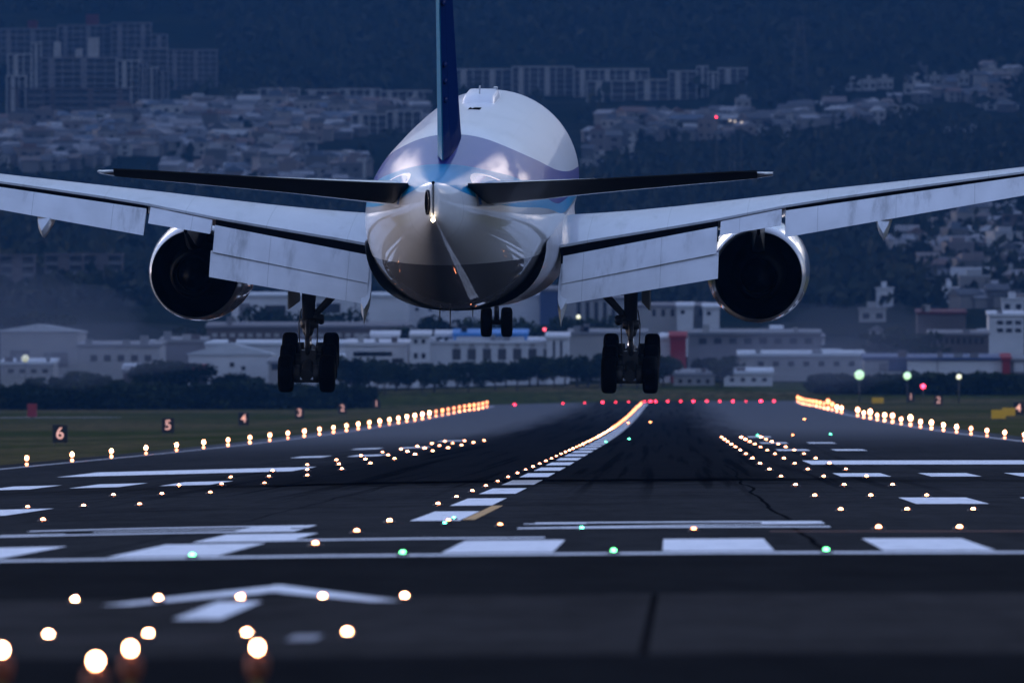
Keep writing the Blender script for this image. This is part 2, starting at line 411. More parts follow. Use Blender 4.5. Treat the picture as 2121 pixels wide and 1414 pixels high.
FT = [ # s, top, bottom, half width
 (0.0,2.00,1.02,0.07),(0.35,2.02,0.86,0.22),(1,2.05,0.64,0.42),(2,2.10,0.30,0.70),(3,2.16,-0.02,0.96),(4.5,2.25,-0.38,1.26),(6,2.34,-0.75,1.54),(8,2.47,-1.2,1.88),(10,2.60,-1.64,2.20),
 (12,2.73,-2.06,2.46),(14,2.85,-2.42,2.68),(16,2.95,-2.70,2.84),(18,3.02,-2.90,2.95),(20,3.06,-3.01,3.03),(22,3.085,-3.06,3.07),(25,3.1,-3.1,3.1),
 (50,3.1,-3.1,3.1),(53,3.05,-3.08,3.08),(56,2.8,-3.0,2.9),(58.5,2.3,-2.8,2.5),(60.5,1.6,-2.5,2.0),(62,0.85,-2.1,1.4),(63.2,0.0,-1.6,0.75),(63.7,-0.55,-1.15,0.28)]
def fus(s):
    t = [(r[0], r[1]) for r in FT]; q = [(r[0], r[2]) for r in FT]; w = [(r[0], r[3]) for r in FT]
    return curve(t, s), curve(q, s), curve(w, s)
def fus_pt(s, ang):   # ang from the crown, radians, positive to the right
    t, q, w = fus(s)
    return Vector((w*math.sin(ang), s, (t+q)/2 + (t-q)/2*math.cos(ang)))
def fcurve(n, l, x, pts):       # piecewise curve of station (0..64) -> height (-4..4)
    r = n.new('ShaderNodeFloatCurve'); c = r.mapping.curves[0]
    P = [(s/64, (z+4)/8) for s, z in pts]
    while len(c.points) < len(P): c.points.new(0.5, 0.5)
    for p, (a, b_) in zip(c.points, P): p.location = (a, b_); p.handle_type = 'AUTO_CLAMPED'
    r.mapping.update()
    l.new(mathn(n, l, 'DIVIDE', x, 64.0), r.inputs['Value'])
    return mathn(n, l, 'MULTIPLY_ADD', r.outputs[0], 8.0, -4.0)
def livery():
    m = bpy.data.materials.new('fuselage_livery'); n, l = nodes(m); b = n['Principled BSDF']
    tc = n.new('ShaderNodeTexCoord'); sx = n.new('ShaderNodeSeparateXYZ'); l.new(tc.outputs['Object'], sx.inputs[0])
    X, Y, Z = sx.outputs
    g1 = fcurve(n, l, Y, [(0,4),(13,3.6),(16,2.95),(18,2.44),(24,1.75),(36,0.9),(64,0.1)])
    g2 = fcurve(n, l, Y, [(0,3.0),(6.6,2.36),(10,1.98),(14,1.55),(17,1.06),(25,0.3),(36,-0.05),(64,-0.4)])
    g3 = fcurve(n, l, Y, [(0,2.12),(1.2,1.98),(3,1.62),(8,1.0),(17,0.5),(36,-0.5),(64,-0.7)])
    gt = lambda a, g: smooth(n, l, mathn(n, l, 'SUBTRACT', a, g), -0.008, 0.008)
    col = mixc(n, l, gt(Z, g3), (0.72,0.72,0.72), (0.008,0.25,0.47))
    col = mixc(n, l, gt(Z, g2), col, (0.022,0.030,0.26))
    col = mixc(n, l, gt(Z, g1), col, (0.86,0.86,0.87))
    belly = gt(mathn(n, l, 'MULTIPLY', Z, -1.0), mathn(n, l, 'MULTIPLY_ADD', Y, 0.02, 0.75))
    col = mixc(n, l, belly, col, (0.15,0.152,0.165))  # light grey belly paint, darkened with the underside's shade
    # seams: frames every few metres and lap joints along the body
    fr = mathn(n, l, 'ABSOLUTE', mathn(n, l, 'SUBTRACT', mathn(n, l, 'FRACT', mathn(n, l, 'DIVIDE', Y, 5.3)), 0.5))
    seam = mathn(n, l, 'MULTIPLY', mathn(n, l, 'LESS_THAN', fr, 0.0028), 0.35)
    an = mathn(n, l, 'MULTIPLY', mathn(n, l, 'ARCTAN2', X, mathn(n, l, 'SUBTRACT', Z, 0.0)), 8/PI)
    lap = mathn(n, l, 'ABSOLUTE', mathn(n, l, 'SUBTRACT', mathn(n, l, 'FRACT', an), 0.5))
    lap = mathn(n, l, 'MULTIPLY', mathn(n, l, 'LESS_THAN', lap, 0.004), 0.16)
    col = mixc(n, l, mathn(n, l, 'MAXIMUM', seam, lap), col, (0.02,0.02,0.03))
    nz = n.new('ShaderNodeTexNoise'); nz.inputs['Scale'].default_value = 0.8; nz.inputs['Detail'].default_value = 8
    mp = n.new('ShaderNodeMapping'); mp.inputs['Scale'].default_value = (1, 0.25, 1); l.new(tc.outputs['Object'], mp.inputs[0]); l.new(mp.outputs[0], nz.inputs['Vector'])
    col = mixc(n, l, mathn(n, l, 'MULTIPLY', smooth(n, l, nz.outputs['Fac'], 0.45, 0.8), 0.12), col, (0.12,0.11,0.10))
    l.new(col, b.inputs['Base Color'])
    b.inputs['Roughness'].default_value = 0.5; b.inputs['Specular IOR Level'].default_value = 0.15; b.inputs['Coat Roughness'].default_value = 0.04
    cw = mathn(n, l, 'SUBTRACT', 0.75, mathn(n, l, 'MULTIPLY', gt(Z, g3), 0.58))     # the light blue is the mattest paint
    cw = mathn(n, l, 'ADD', cw, mathn(n, l, 'MULTIPLY', gt(Z, g2), 0.22)); cw = mathn(n, l, 'ADD', cw, mathn(n, l, 'MULTIPLY', gt(Z, g1), 0.2)); l.new(cw, b.inputs['Coat Weight'])
    nb = n.new('ShaderNodeTexNoise'); nb.inputs['Scale'].default_value = 1.6; nb.inputs['Detail'].default_value = 2
    l.new(mp.outputs[0], nb.inputs['Vector'])
    bp = n.new('ShaderNodeBump'); bp.inputs['Strength'].default_value = 0.12; bp.inputs['Distance'].default_value = 0.03
    l.new(nb.outputs['Fac'], bp.inputs['Height']); l.new(bp.outputs[0], b.inputs['Coat Normal'])
    return m
M['livery'] = livery()
def seams(m, px, stain, along=False):
    n, l = nodes(m); b = n['Principled BSDF']; src = b.inputs['Base Color'].links[0].from_socket
    tc = n.new('ShaderNodeTexCoord'); sx = n.new('ShaderNodeSeparateXYZ'); l.new(tc.outputs['Object'], sx.inputs[0])
    f = mathn(n, l, 'ABSOLUTE', mathn(n, l, 'SUBTRACT', mathn(n, l, 'FRACT', mathn(n, l, 'DIVIDE', sx.outputs[0], px)), 0.5))
    k = mathn(n, l, 'MULTIPLY', mathn(n, l, 'LESS_THAN', f, 0.009/px), 0.4)
    g = mathn(n, l, 'ABSOLUTE', mathn(n, l, 'SUBTRACT', mathn(n, l, 'FRACT', mathn(n, l, 'MULTIPLY_ADD', mathn(n, l, 'ABSOLUTE', sx.outputs[0]), 0.02, mathn(n, l, 'DIVIDE', sx.outputs[1], 1.13))), 0.5))
    k = mathn(n, l, 'MAXIMUM', k, mathn(n, l, 'MULTIPLY', mathn(n, l, 'LESS_THAN', g, 0.008), 0.10))
    mp = n.new('ShaderNodeMapping'); mp.inputs['Scale'].default_value = (1.1,0.16,0.16); l.new(tc.outputs['Object'], mp.inputs[0])
    z = n.new('ShaderNodeTexNoise'); z.inputs['Scale'].default_value = 1.0; z.inputs['Detail'].default_value = 7; z.inputs['Roughness'].default_value = 0.7; l.new(mp.outputs[0], z.inputs['Vector'])
    s_ = mathn(n, l, 'MULTIPLY', smooth(n, l, z.outputs['Fac'], 0.52, 0.74), stain)
    l.new(mixc(n, l, mathn(n, l, 'MAXIMUM', k, s_), src, (0.05,0.048,0.05)), b.inputs['Base Color'])
seams(M['panel'], 2.7, 0.35); seams(M['flap'], 2.63, 0.5)

plane = empty('airliner')
tag(plane, 'twin-engined white and blue airliner seen from behind with its landing gear down', 'airliner')
PITCH, YAW, ROLL = 3.3, 1.3, 0.2
plane.matrix_world = Matrix.Translation((-7.53, 450, HE+4.39)) @ Matrix.Rotation(-R(YAW), 4, 'Z') @ Matrix.Rotation(R(PITCH), 4, 'X') @ Matrix.Rotation(R(ROLL), 4, 'Y')

# fuselage
b = MB(); st = []
s = 0.0
while s < 63.7:
    st.append(s); s += 0.35 if s < 1 else 0.7 if s < 24 else 2.0 if s < 50 else 0.8
st.append(63.7)
N = 72
rings = []
for s in st:
    t, q, w = fus(s); r = []
    for i in range(N):
        a = 2*PI*i/N
        # tail end is a blade: squarer upright section
        e = max(0, 1 - s/4) * 0.5
        ca, sa = math.cos(a), math.sin(a)
        r.append((w*math.copysign(abs(sa)**(1-0.4*e), sa), s, (t+q)/2 + (t-q)/2*math.copysign(abs(ca)**(1-0.3*e), ca)))
    rings.append(r)
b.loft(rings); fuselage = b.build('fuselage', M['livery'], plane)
# exhaust of the auxiliary power unit, on the left of the tail blade
b = MB()
op = []
for i in range(20):
    a = 2*PI*i/20; op.append((math.cos(a), math.sin(a)))
def apu_ring(k, out): return [(-(fus(0.03+0.17*(c*k+1))[2])*1.0 - out, 0.03+0.17*(c*k+1), 1.42+0.40*d*k) for c, d in op]
b.loft([apu_ring(1.0,0.0), apu_ring(1.0,0.06), apu_ring(0.86,0.065)], False, False, 0)
b.face(list(reversed(apu_ring(0.86,0.05))), 1)
b.build('exhaust_outlet', [M['stab_dark'], M['black']], fuselage)
b = MB(); b.box(-0.018,0.018,-0.06,0.4,1.0,2.02); b.build('tail_blade', M['stab_dark'], fuselage)
b = MB(); b.ball((0,-0.10,0.87),0.06,2); b.build('tail_light', M['tail_lamp'], fuselage)
b = MB(); b.ball((0,-0.02,2.05),0.055,2); b.build('tail_cap', M['black'], fuselage)
# hump over an antenna on the crown
b = MB(); rr = []
for s, h, w in ((38.6,0.03,0.50),(39.2,0.20,0.55),(40.4,0.34,0.57),(44,0.38,0.57),(46.5,0.3,0.5),(48,0.02,0.3)):
    rr.append([(x*w, s, 3.02 + h*z) for x, z in ((-1,-0.3),(-1.0,0.35),(-0.93,0.75),(-0.78,1),(0.78,1),(0.93,0.75),(1.0,0.35),(1,-0.3))])
b.loft(rr); b.build('antenna_hump', mat('hump_white_paint', (0.74,0.74,0.76), 0.45, coat=0.3), fuselage, auto=60)
b = MB(); b.box(-0.02,0.02,40.5,41.3,3.30,3.62); b.box(0.36,0.5,44,44.5,3.36,3.47); b.build('antenna', M['stab_top'], fuselage)
b = MB(); b.box(-0.12,0.30,32.6,34.4,3.065,3.125); b.box(-0.06,0.24,31.7,32.3,3.065,3.108); b.build('crown_vent', M['black'], fuselage, bevel=0.03)
for x, s, L in ((-0.52,19,0.42),(-0.1,17,0.62),(0.55,19.5,0.28),(1.3,21,0.22)):
    b = MB(); p = fus_pt(s, PI - x/3.0); p.x = x; b.tube((x, s, p.z+0.1), (x, s-0.12, p.z-L), 0.03, 0.012, 6)
    b.build('belly_antenna', M['gear'], fuselage)
# wing-to-body fairing
b = MB(); rr = []
for s, k in ((19,-0.06),(22,0.06),(25,0.22),(28,0.42),(31,0.64),(34,0.85),(37,0.97),(41,1),(45,0.8),(48,0.45),(50.5,0.02)):
    ring = []
    for i in range(33):
        t = PI*i/32; st_ = math.sin(t)
        w = 3.0 + 0.66*k*st_**0.5; cq = math.cos(t); cq = math.copysign(abs(cq)**0.85, cq)
        ring.append((w*cq, s, -0.72 - (2.32+0.74*k)*st_**0.85))
    rr.append(ring)
b.loft(rr, closed=False); b.build('belly_fairing', mat('fairing_paint', (0.42,0.42,0.45), 0.42, coat=0.12, spec=0.3, var=0.12, vscale=0.8), fuselage)
# stabiliser cut-out seal plates, blue with a pale rim
def patch(s0, z0, rs, rz, side, off, shape):
    pts = []
    for a, c in shape:
        s = s0 + rs*a; z = z0 + rz*c; t, q, w = fus(s); cz = (z-(t+q)/2)/((t-q)/2)
        pts.append((side*(w*math.sqrt(max(0,1-cz*cz))+off), s, z))
    return pts
M['seal'] = glossy('seal_plate_blue', (0.005,0.12,0.40), 0.4, 0.3); M['seal_rim'] = mat('seal_rim_metal', (0.62,0.58,0.58), 0.3, 0.6)
lens = [(-1,-1),(-0.97,-0.5),(-0.9,0.0),(-0.8,0.45),(-0.65,0.8),(-0.45,0.97),(-0.25,1),(0,0.9),(0.25,0.68),(0.5,0.38),(0.75,0.02),(0.9,-0.3),(1,-0.6),(1.05,-1)]
for sd in (-1, 1):
    b = MB(); inner = patch(7.9,1.56,3.2,0.42,sd,0.014,lens); outer = patch(7.9,1.57,3.5,0.49,sd,0.008,lens)
    for i in range(len(lens)-1): b.face((inner[i],inner[i+1],outer[i+1],outer[i]), 1)
    b.face(inner, 0); o = b.build('seal_plate', [M['seal'], M['seal_rim']], fuselage)
# aerofoil sections -----------------------------------------------------------
def foil(s_le, s_te, z_le, z_te, tu, tl, x, n=14, te=0.02):
    up, lo = [], []
    for i in range(n+1):
        k = (1-math.cos(PI*i/n))/2
        sh = (1.4845*math.sqrt(k) - 0.63*k - 1.758*k*k + 1.4215*k**3 - 0.5075*k**4)/0.5*1.0
        s = s_le+(s_te-s_le)*k; z = z_le+(z_te-z_le)*k
        up.append((x, s, z + tu*sh + te*k)); lo.append((x, s, z - tl*sh - te*k))
    return up + lo[::-1][:-1]
def both(f):
    for sd in (-1, 1): f(sd)
# wings
WS = [ # x, s_le, s_te(fixed), z_le, z_te, upper, lower
 (2.0,44.0,29.4,-1.75,-1.62,0.88,0.62),(3.1,43.1,29.3,-1.62,-1.36,0.80,0.60),(5.5,41.4,29.0,-1.28,-0.93,0.66,0.52),(8.5,39.4,28.6,-0.72,-0.40,0.50,0.45),(10.7,37.9,28.2,-0.32,0.06,0.40,0.38),
 (15.5,34.7,26.9,0.42,0.84,0.30,0.30),(19,32.3,26.0,0.98,1.36,0.25,0.25),(24,29.0,24.9,1.85,2.15,0.18,0.18),(28,26.2,23.9,2.62,2.85,0.12,0.12),(30.2,24.3,22.9,3.1,3.22,0.06,0.06)]
def wl(x, k): return curve([(r[0], r[k]) for r in WS], x)
# trailing devices: x0, x1, top (s,z) and bottom (s,z) at each end
def slab_flap(sd, x0, t0, b0, x1, t1, b1, th, name, parent, m, nose=0.5):
    bb = MB(); rr = []
    for x, t, q in ((x0,t0,b0),(x1,t1,b1)):
        t, q = Vector((t[0],t[1])), Vector((q[0],q[1])); d = q - t; L = d.length; d.normalize(); nrm = Vector((-d.y, d.x))
        if nrm.y > 0: nrm = -nrm         # lower side, facing forward and down
        ring = []
        for k, u in ((0.0,0.0),(0.02,0.0),(0.3,-0.012),(0.65,-0.008),(1.0,0.0)): ring.append(t + d*L*k + nrm*(u*L))
        for k, u in ((1.0,0.02),(0.65,0.45),(0.3,0.9),(0.1,1.0),(0.0,0.85),(-0.04,0.5),(-0.03,0.15)): ring.append(t + d*L*k + nrm*(u*th))
        rr.append([(sd*x, p.x, p.y) for p in ring])
    if sd < 0: rr.reverse()
    bb.loft(rr); return bb.build(name, m, parent, auto=30)
wings = {}
def wing(sd):
    bb = MB(); rr = []
    xs = [2.0,3.1,4.3,5.5,7,8.5,9.6,10.7,12.3,14,15.5,17.2,19,21.5,24,26,28,29.3,30.2]
    for x in xs: rr.append([(sd*p[0],p[1],p[2]) for p in foil(wl(x,1),wl(x,2),wl(x,3),wl(x,4),wl(x,5),wl(x,6),x,18,0.03)])
    if sd < 0: rr.reverse()
    bb.loft(rr); w = bb.build('wing', M['panel'], plane, auto=40); wings[sd] = w
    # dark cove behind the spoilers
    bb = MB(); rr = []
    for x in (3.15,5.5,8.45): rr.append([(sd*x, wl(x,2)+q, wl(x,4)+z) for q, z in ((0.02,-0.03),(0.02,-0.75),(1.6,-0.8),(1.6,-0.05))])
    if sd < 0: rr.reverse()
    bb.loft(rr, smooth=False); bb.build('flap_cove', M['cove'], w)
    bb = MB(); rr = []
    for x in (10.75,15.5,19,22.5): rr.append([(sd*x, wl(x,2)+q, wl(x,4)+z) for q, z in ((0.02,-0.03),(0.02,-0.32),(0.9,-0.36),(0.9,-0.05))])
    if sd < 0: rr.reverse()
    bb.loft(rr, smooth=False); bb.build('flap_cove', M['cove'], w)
    f1 = slab_flap(sd, 3.25,(28.9,-1.66),(27.0,-2.50), 8.45,(28.2,-0.62),(26.7,-1.45), 0.32,'inboard_flap',w,M['flap'])
    slab_flap(sd, 3.25,(27.15,-2.46),(25.9,-3.15), 8.52,(26.85,-1.42),(25.7,-2.24), 0.16,'aft_flap',w,M['flap'])
    slab_flap(sd, 8.56,(28.55,-0.46),(27.0,-0.86), 10.62,(28.15,-0.02),(26.7,-0.50), 0.22,'flaperon',w,M['flap'])
    slab_flap(sd, 10.75,(27.9,-0.06),(26.2,-0.88), 22.4,(25.0,1.78),(24.0,1.30), 0.24,'outboard_flap',w,M['flap'])
    slab_flap(sd, 22.5,(25.25,1.88),(24.2,1.72), 29.0,(23.6,3.0),(23.0,2.93), 0.12,'aileron',w,M['flap'])
    # flap track fairings
    for x, s0, s1, z0, dz, wd, hh in ((14.05,31,24.4,-0.15,-0.15,0.30,0.62),(20.6,28.5,22.9,0.95,-0.1,0.26,0.5)):
        bb = MB(); rr = []
        for k in (0,0.08,0.2,0.4,0.6,0.78,0.9,1.0):
            e = math.sin(PI*min(1,max(0.0,k)))**0.6 if 0<k<1 else 0.02
            ss = s0+(s1-s0)*k; zz = z0 + dz*k - (0.35 if k>0.5 else 0.0)*(k-0.5)*2
            rr.append([(sd*x + wd*e*cx, ss, zz + hh*e*cz) for cx, cz in ((-1,0.5),(-0.95,-0.1),(-0.6,-0.6),(0,-1.05),(0.6,-0.6),(0.95,-0.1),(1,0.5))])
        bb.loft(rr); bb.build('flap_track_fairing', M['panel'], w, auto=40)
    bb = MB(); rr = []
    for ss, wd, zt, zb in ((28.5,0.10,-1.9,-2.4),(27.2,0.16,-2.5,-3.1),(26.2,0.15,-2.95,-3.5),(25.4,0.10,-3.1,-3.72),(24.9,0.015,-3.25,-3.85)):
        rr.append([(sd*(3.3+wd*cx), ss, zt if cz>0 else zb if cx==0 else (zt+zb)/2) for cx, cz in ((-1,1),(-1,0),(0,-1),(1,0),(1,1))])
    bb.loft(rr); bb.build('flap_hinge_fairing', M['panel'], w, auto=40)
both(wing)
# engines
def engine(sd):
    cx, cz = sd*9.6, -2.74
    e = empty('engine', (cx, 42.0, cz)); e.parent = plane; e.rotation_euler = (0, 0, R(1.0)*sd)
    bb = MB(); bb.lathe([(-4.3,1.50),(-4.25,1.535),(-3.2,1.66),(-1.5,1.77),(0.3,1.80),(1.6,1.76),(2.4,1.62),(2.65,1.48),(2.55,1.36),(1.5,1.38),(-1.5,1.46),(-4.27,1.485)], (0,0,0), 'Y', 64, 0, False)
    bb.build('nacelle', M['nacelle'], e)
    bb = MB(); bb.lathe([(-4.1,1.482),(-1.2,1.45)], (0,0,0), 'Y', 48, 0, False); bb.lathe([(-1.2,1.45),(-1.25,0.2)], (0,0,0),'Y',48,0,False)
    bb.build('fan_duct', M['black'], e)
    bb = MB(); bb.lathe([(-1.3,0.98),(-3.2,0.95),(-4.8,0.80),(-5.6,0.66),(-5.58,0.62),(-4.2,0.62)], (0,0,0), 'Y', 40, 0, False); bb.build('core_nozzle', M['nozzle'], e)
    bb = MB(); bb.lathe([(-4.1,0.58),(-5.2,0.42),(-5.9,0.24),(-6.35,0.04)], (0,0,0), 'Y', 32, 0); bb.build('exhaust_cone', M['nozzle'], e)
    bb = MB(); rr = []
    for ss, zt, zb, w in ((3.0,1.75,1.55,0.05),(1.5,2.0,1.5,0.2),(-1.5,2.0,1.2,0.24),(-4.2,1.95,0.75,0.22),(-6.2,1.9,1.0,0.16),(-8.5,1.85,1.55,0.06)):
        rr.append([(-w,ss,zb+0.1),(0,ss,zb),(w,ss,zb+0.1),(w,ss,zt),(-w,ss,zt)])
    bb.loft(rr); bb.build('pylon', M['stab_dark'], e, auto=40)
both(engine)
# tailplane
TS = [(0.9,10.6,3.9,1.28,1.42,0.42,0.44),(2.0,9.9,3.7,1.34,1.50,0.38,0.36),(5,7.7,2.8,1.60,1.78,0.28,0.20),(8,5.5,1.95,1.90,2.08,0.19,0.14),(10.2,3.85,1.3,2.14,2.28,0.11,0.09),(10.72,3.1,1.25,2.22,2.32,0.06,0.05)]
def tl(x, k): return curve([(r[0], r[k]) for r in TS], x)
def tailplane(sd):
    xs = [0.9,2,3,4,5,6.5,8,9.2,10.2,10.5,10.72]
    cut = 0.64
    bb = MB(); rr = []
    for x in xs:
        a, c = tl(x,1), tl(x,2); full = foil(a,c,tl(x,3),tl(x,4),tl(x,5),tl(x,6),x,20)
        lim = a + (c-a)*(cut if x < 10.3 else 1.0)
        rr.append([(sd*p[0], max(p[1], lim), p[2]) for p in full])
    # keep the rear face upright where the elevator hinges
    if sd < 0: rr.reverse()
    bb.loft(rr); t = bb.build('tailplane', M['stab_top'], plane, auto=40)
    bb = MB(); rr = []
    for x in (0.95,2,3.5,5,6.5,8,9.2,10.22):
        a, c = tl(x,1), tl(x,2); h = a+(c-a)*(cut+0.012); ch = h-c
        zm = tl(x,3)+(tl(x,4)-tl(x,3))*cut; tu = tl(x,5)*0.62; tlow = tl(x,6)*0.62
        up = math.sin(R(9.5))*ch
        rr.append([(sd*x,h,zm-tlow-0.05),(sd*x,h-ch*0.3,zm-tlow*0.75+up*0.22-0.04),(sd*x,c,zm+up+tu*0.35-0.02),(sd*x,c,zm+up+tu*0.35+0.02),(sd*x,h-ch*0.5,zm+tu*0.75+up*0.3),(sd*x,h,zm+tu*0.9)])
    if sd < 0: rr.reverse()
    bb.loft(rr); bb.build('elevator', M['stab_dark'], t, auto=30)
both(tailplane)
# fin and rudder
FS = [(1.9,19.5,5.2,0.36),(2.6,18.2,5.0,0.33),(5,14.9,4.2,0.27),(8,10.9,3.2,0.22),(11,6.9,2.2,0.20),(12.1,5.2,1.9,0.14)]
def fl(z, k): return curve([(r[0], r[k]) for r in FS], z)
def finfoil(z, a, c, t, k0, k1, n=16):
    L, Rr = [], []
    for i in range(n+1):
        k = k0+(k1-k0)*i/n
        sh = (1.4845*math.sqrt(k) - 0.63*k - 1.758*k*k + 1.4215*k**3 - 0.5075*k**4)/0.5
        s = a+(c-a)*k; L.append((-t*sh-0.012, s, z)); Rr.append((t*sh+0.012, s, z))
    return L + Rr[::-1]
b = MB(); rr = [finfoil(z, fl(z,1), fl(z,2), fl(z,3), 0.0, 0.70) for z in (1.9,2.6,3.4,4.2,5,6.5,8,9.5,11,12.1)]
b.loft(rr); fin = b.build('fin', M['fin_blue'], plane, auto=40)
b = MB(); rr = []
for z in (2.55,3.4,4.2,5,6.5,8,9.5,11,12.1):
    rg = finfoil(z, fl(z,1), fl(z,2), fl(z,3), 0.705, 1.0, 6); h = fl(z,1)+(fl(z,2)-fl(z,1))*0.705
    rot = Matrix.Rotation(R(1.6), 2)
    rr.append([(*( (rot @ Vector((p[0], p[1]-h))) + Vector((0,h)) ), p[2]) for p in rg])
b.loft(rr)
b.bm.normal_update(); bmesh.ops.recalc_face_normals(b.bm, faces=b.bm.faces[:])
for f in b.bm.faces: f.material_index = 1 if f.normal.x > 0.3 else 0  # faces turned left are lighter: brighter sky put into the colour
rudder = b.build('rudder', [M['fin_blue_lit'], M['fin_blue']], fin, auto=30)
for z in (4.45,5.05,5.6,7.6,9.4):
    b = MB(); h = fl(z,1)+(fl(z,2)-fl(z,1))*0.80; w = 0.16
    b.ball((0,0,0),1,2); 
    for v in b.bm.verts: v.co = Vector((w+v.co.x*0.075, h-0.6+v.co.y*0.95, z+v.co.z*0.10))
    b.build('hinge_fairing', M['fin_blue'], fin)
# landing gear
def wheel(cx, cy, cz, r, w, parent):
    b = MB(); b.lathe([(-w*0.5,r*0.55),(-w*0.5,r*0.72),(-w*0.47,r*0.86),(-w*0.38,r*0.96),(-w*0.2,r*0.995),(0,r),(w*0.2,r*0.995),(w*0.38,r*0.96),(w*0.47,r*0.86),(w*0.5,r*0.72),(w*0.5,r*0.55)], (cx,cy,cz), 'X', 40, 0)
    for gz_ in (-0.13,0.0,0.13): b.lathe([(gz_*w*2-0.012,r*0.985),(gz_*w*2,r*1.004),(gz_*w*2+0.012,r*0.985)], (cx,cy,cz),'X',40,0,False)
    b.lathe([(-w*0.52,0.05),(-w*0.52,r*0.3),(-w*0.505,r*0.54),(w*0.505,r*0.54),(w*0.52,r*0.3),(w*0.52,0.05)], (cx,cy,cz), 'X', 24, 1)
    return b.build('wheel', [M['tyre'], M['rim']], parent)
def main_gear(sd):
    g_ = empty('main_landing_gear', (sd*5.46, 31.6, -1.5)); g_.parent = plane
    Z = lambda z: z+1.5
    b = MB(); b.tube((0,0,Z(-1.0)),(0,0,Z(-3.95)),0.26,0.22,20); b.tube((0,0,Z(-3.95)),(0,0,Z(-4.25)),0.30,0.29,20); b.tube((0.02*sd,0,Z(-4.25)),(0.02*sd,0,Z(-4.5)),0.22,0.14,20)
    b.box(-0.36,0.36,-0.25,0.25,Z(-2.55),Z(-2.2)); b.tube((-sd*0.1,0,Z(-3.85)),(-sd*0.42,0.0,Z(-3.95)),0.16,0.12,10); b.tube((-sd*0.42,-0.12,Z(-3.86)),(-sd*0.42,0.12,Z(-4.06)),0.11,0.11,10)
    b.build('strut', M['gear'], g_)
    b = MB(); b.tube((0,0,Z(-4.2)),(0,0,Z(-5.45)),0.105,0.105,16); b.build('piston', M['chrome'], g_)
    b = MB(); b.tube((-sd*0.24,-0.05,Z(-3.78)),(-sd*1.5,0.4,Z(-2.45)),0.11,0.17,12); b.tube((-sd*0.1,0.5,Z(-3.4)),(-sd*0.2,2.6,Z(-1.7)),0.11,0.13,10); b.build('side_brace', M['gear'], g_)
    b = MB(); b.tube((0.02*sd,-0.25,Z(-4.0)),(0.02*sd,-0.62,Z(-4.6)),0.10,0.08,8); b.tube((0.02*sd,-0.62,Z(-4.6)),(0.02*sd,-0.15,Z(-5.3)),0.08,0.10,8); b.build('torque_link', M['gear'], g_)
    b = MB()
    for q in (-0.24,0.24):
        b.path([(q,-0.1,Z(-3.6)),(q*1.35,-0.2,Z(-4.1)),(q*1.25,-0.25,Z(-4.7)),(q*0.9,-0.3,Z(-5.2))],0.022,6)
    b.path([(-sd*0.3,-0.1,Z(-2.2)),(-sd*0.36,-0.2,Z(-2.7)),(-sd*0.3,-0.1,Z(-3.1))],0.025,6)
    b.build('hydraulic_hose', M['gear'], g_)
    # outboard door fixed to the strut
    b = MB(); b.box(0,0.05,-0.55,1.0,Z(-3.6),Z(-1.6)); 
    for v in b.bm.verts:
        v.co.x = sd*(0.34 + v.co.x + 0.30*(v.co.y<0))
        if v.co.z < Z(-3.3) and v.co.y > 0: v.co.z += 0.2
    b.box(sd*0.33-0.02,sd*0.33+0.02,-0.1,0.1,Z(-2.6),Z(-2.45)); b.build('gear_door', M['door_in'], g_)
    tilt = R(12.2)
    bc = Vector((0,0,Z(-5.42)))
    ax = lambda k: bc + Vector((0, k*1.45*math.cos(tilt), k*1.45*math.sin(tilt)))
    b = MB(); b.tube(ax(-1.15),ax(1.15),0.20,0.20,14)
    for k in (-1,0,1):
        b.tube(ax(k)+Vector((-0.72,0,0)),ax(k)+Vector((0.72,0,0)),0.12,0.12,12)
        for q in (-0.36,0.36): b.lathe([(-0.13,0.12),(-0.13,0.30),(0.13,0.30),(0.13,0.12)], ax(k)+Vector((q,0,0)),'X',20,0)
        b.box(ax(k).x-0.42,ax(k).x+0.42,ax(k).y-0.06,ax(k).y+0.06,ax(k).z-0.30,ax(k).z-0.20)
    b.box(-0.26,0.26,-0.35,0.35,bc.z-0.1,bc.z+0.42)
    b.build('bogie_beam', M['gear'], g_)
    for k in (-1,0,1):
        for q in (-0.70,0.70): wheel(q, ax(k).y, ax(k).z, 0.635, 0.52, g_)
both(main_gear)
ng = empty('nose_landing_gear', (0, 57.8, -3.0)); ng.parent = plane
b = MB(); b.tube((0,0,0.4),(0,0,-1.55),0.17,0.15,16); b.tube((0,0,-1.5),(0,0,-2.35),0.09,0.09,14); b.box(-0.2,0.2,-0.2,0.1,-0.9,-0.55); b.build('strut', M['gear'], ng)
b = MB(); b.tube((0,0,-0.9),(0,1.8,0.1),0.09,0.1,10); b.tube((0,-0.2,-1.4),(0,-0.5,-1.9),0.06,0.06,8); b.tube((0,-0.5,-1.9),(0,-0.1,-2.3),0.06,0.06,8); b.build('drag_brace', M['gear'], ng)
b = MB(); b.tube((-0.45,0,-2.43),(0.45,0,-2.43),0.09,0.09,12); b.build('axle', M['gear'], ng)
for sd in (-1,1):
    b = MB(); b.box(-0.02,0.02,-0.2,1.9,-0.9,0.05)
    for v in b.bm.verts: v.co.x += sd*0.55
    b.build('gear_door', M['door_in'], ng)
    wheel(sd*0.365,0,-2.43,0.535,0.40,ng)
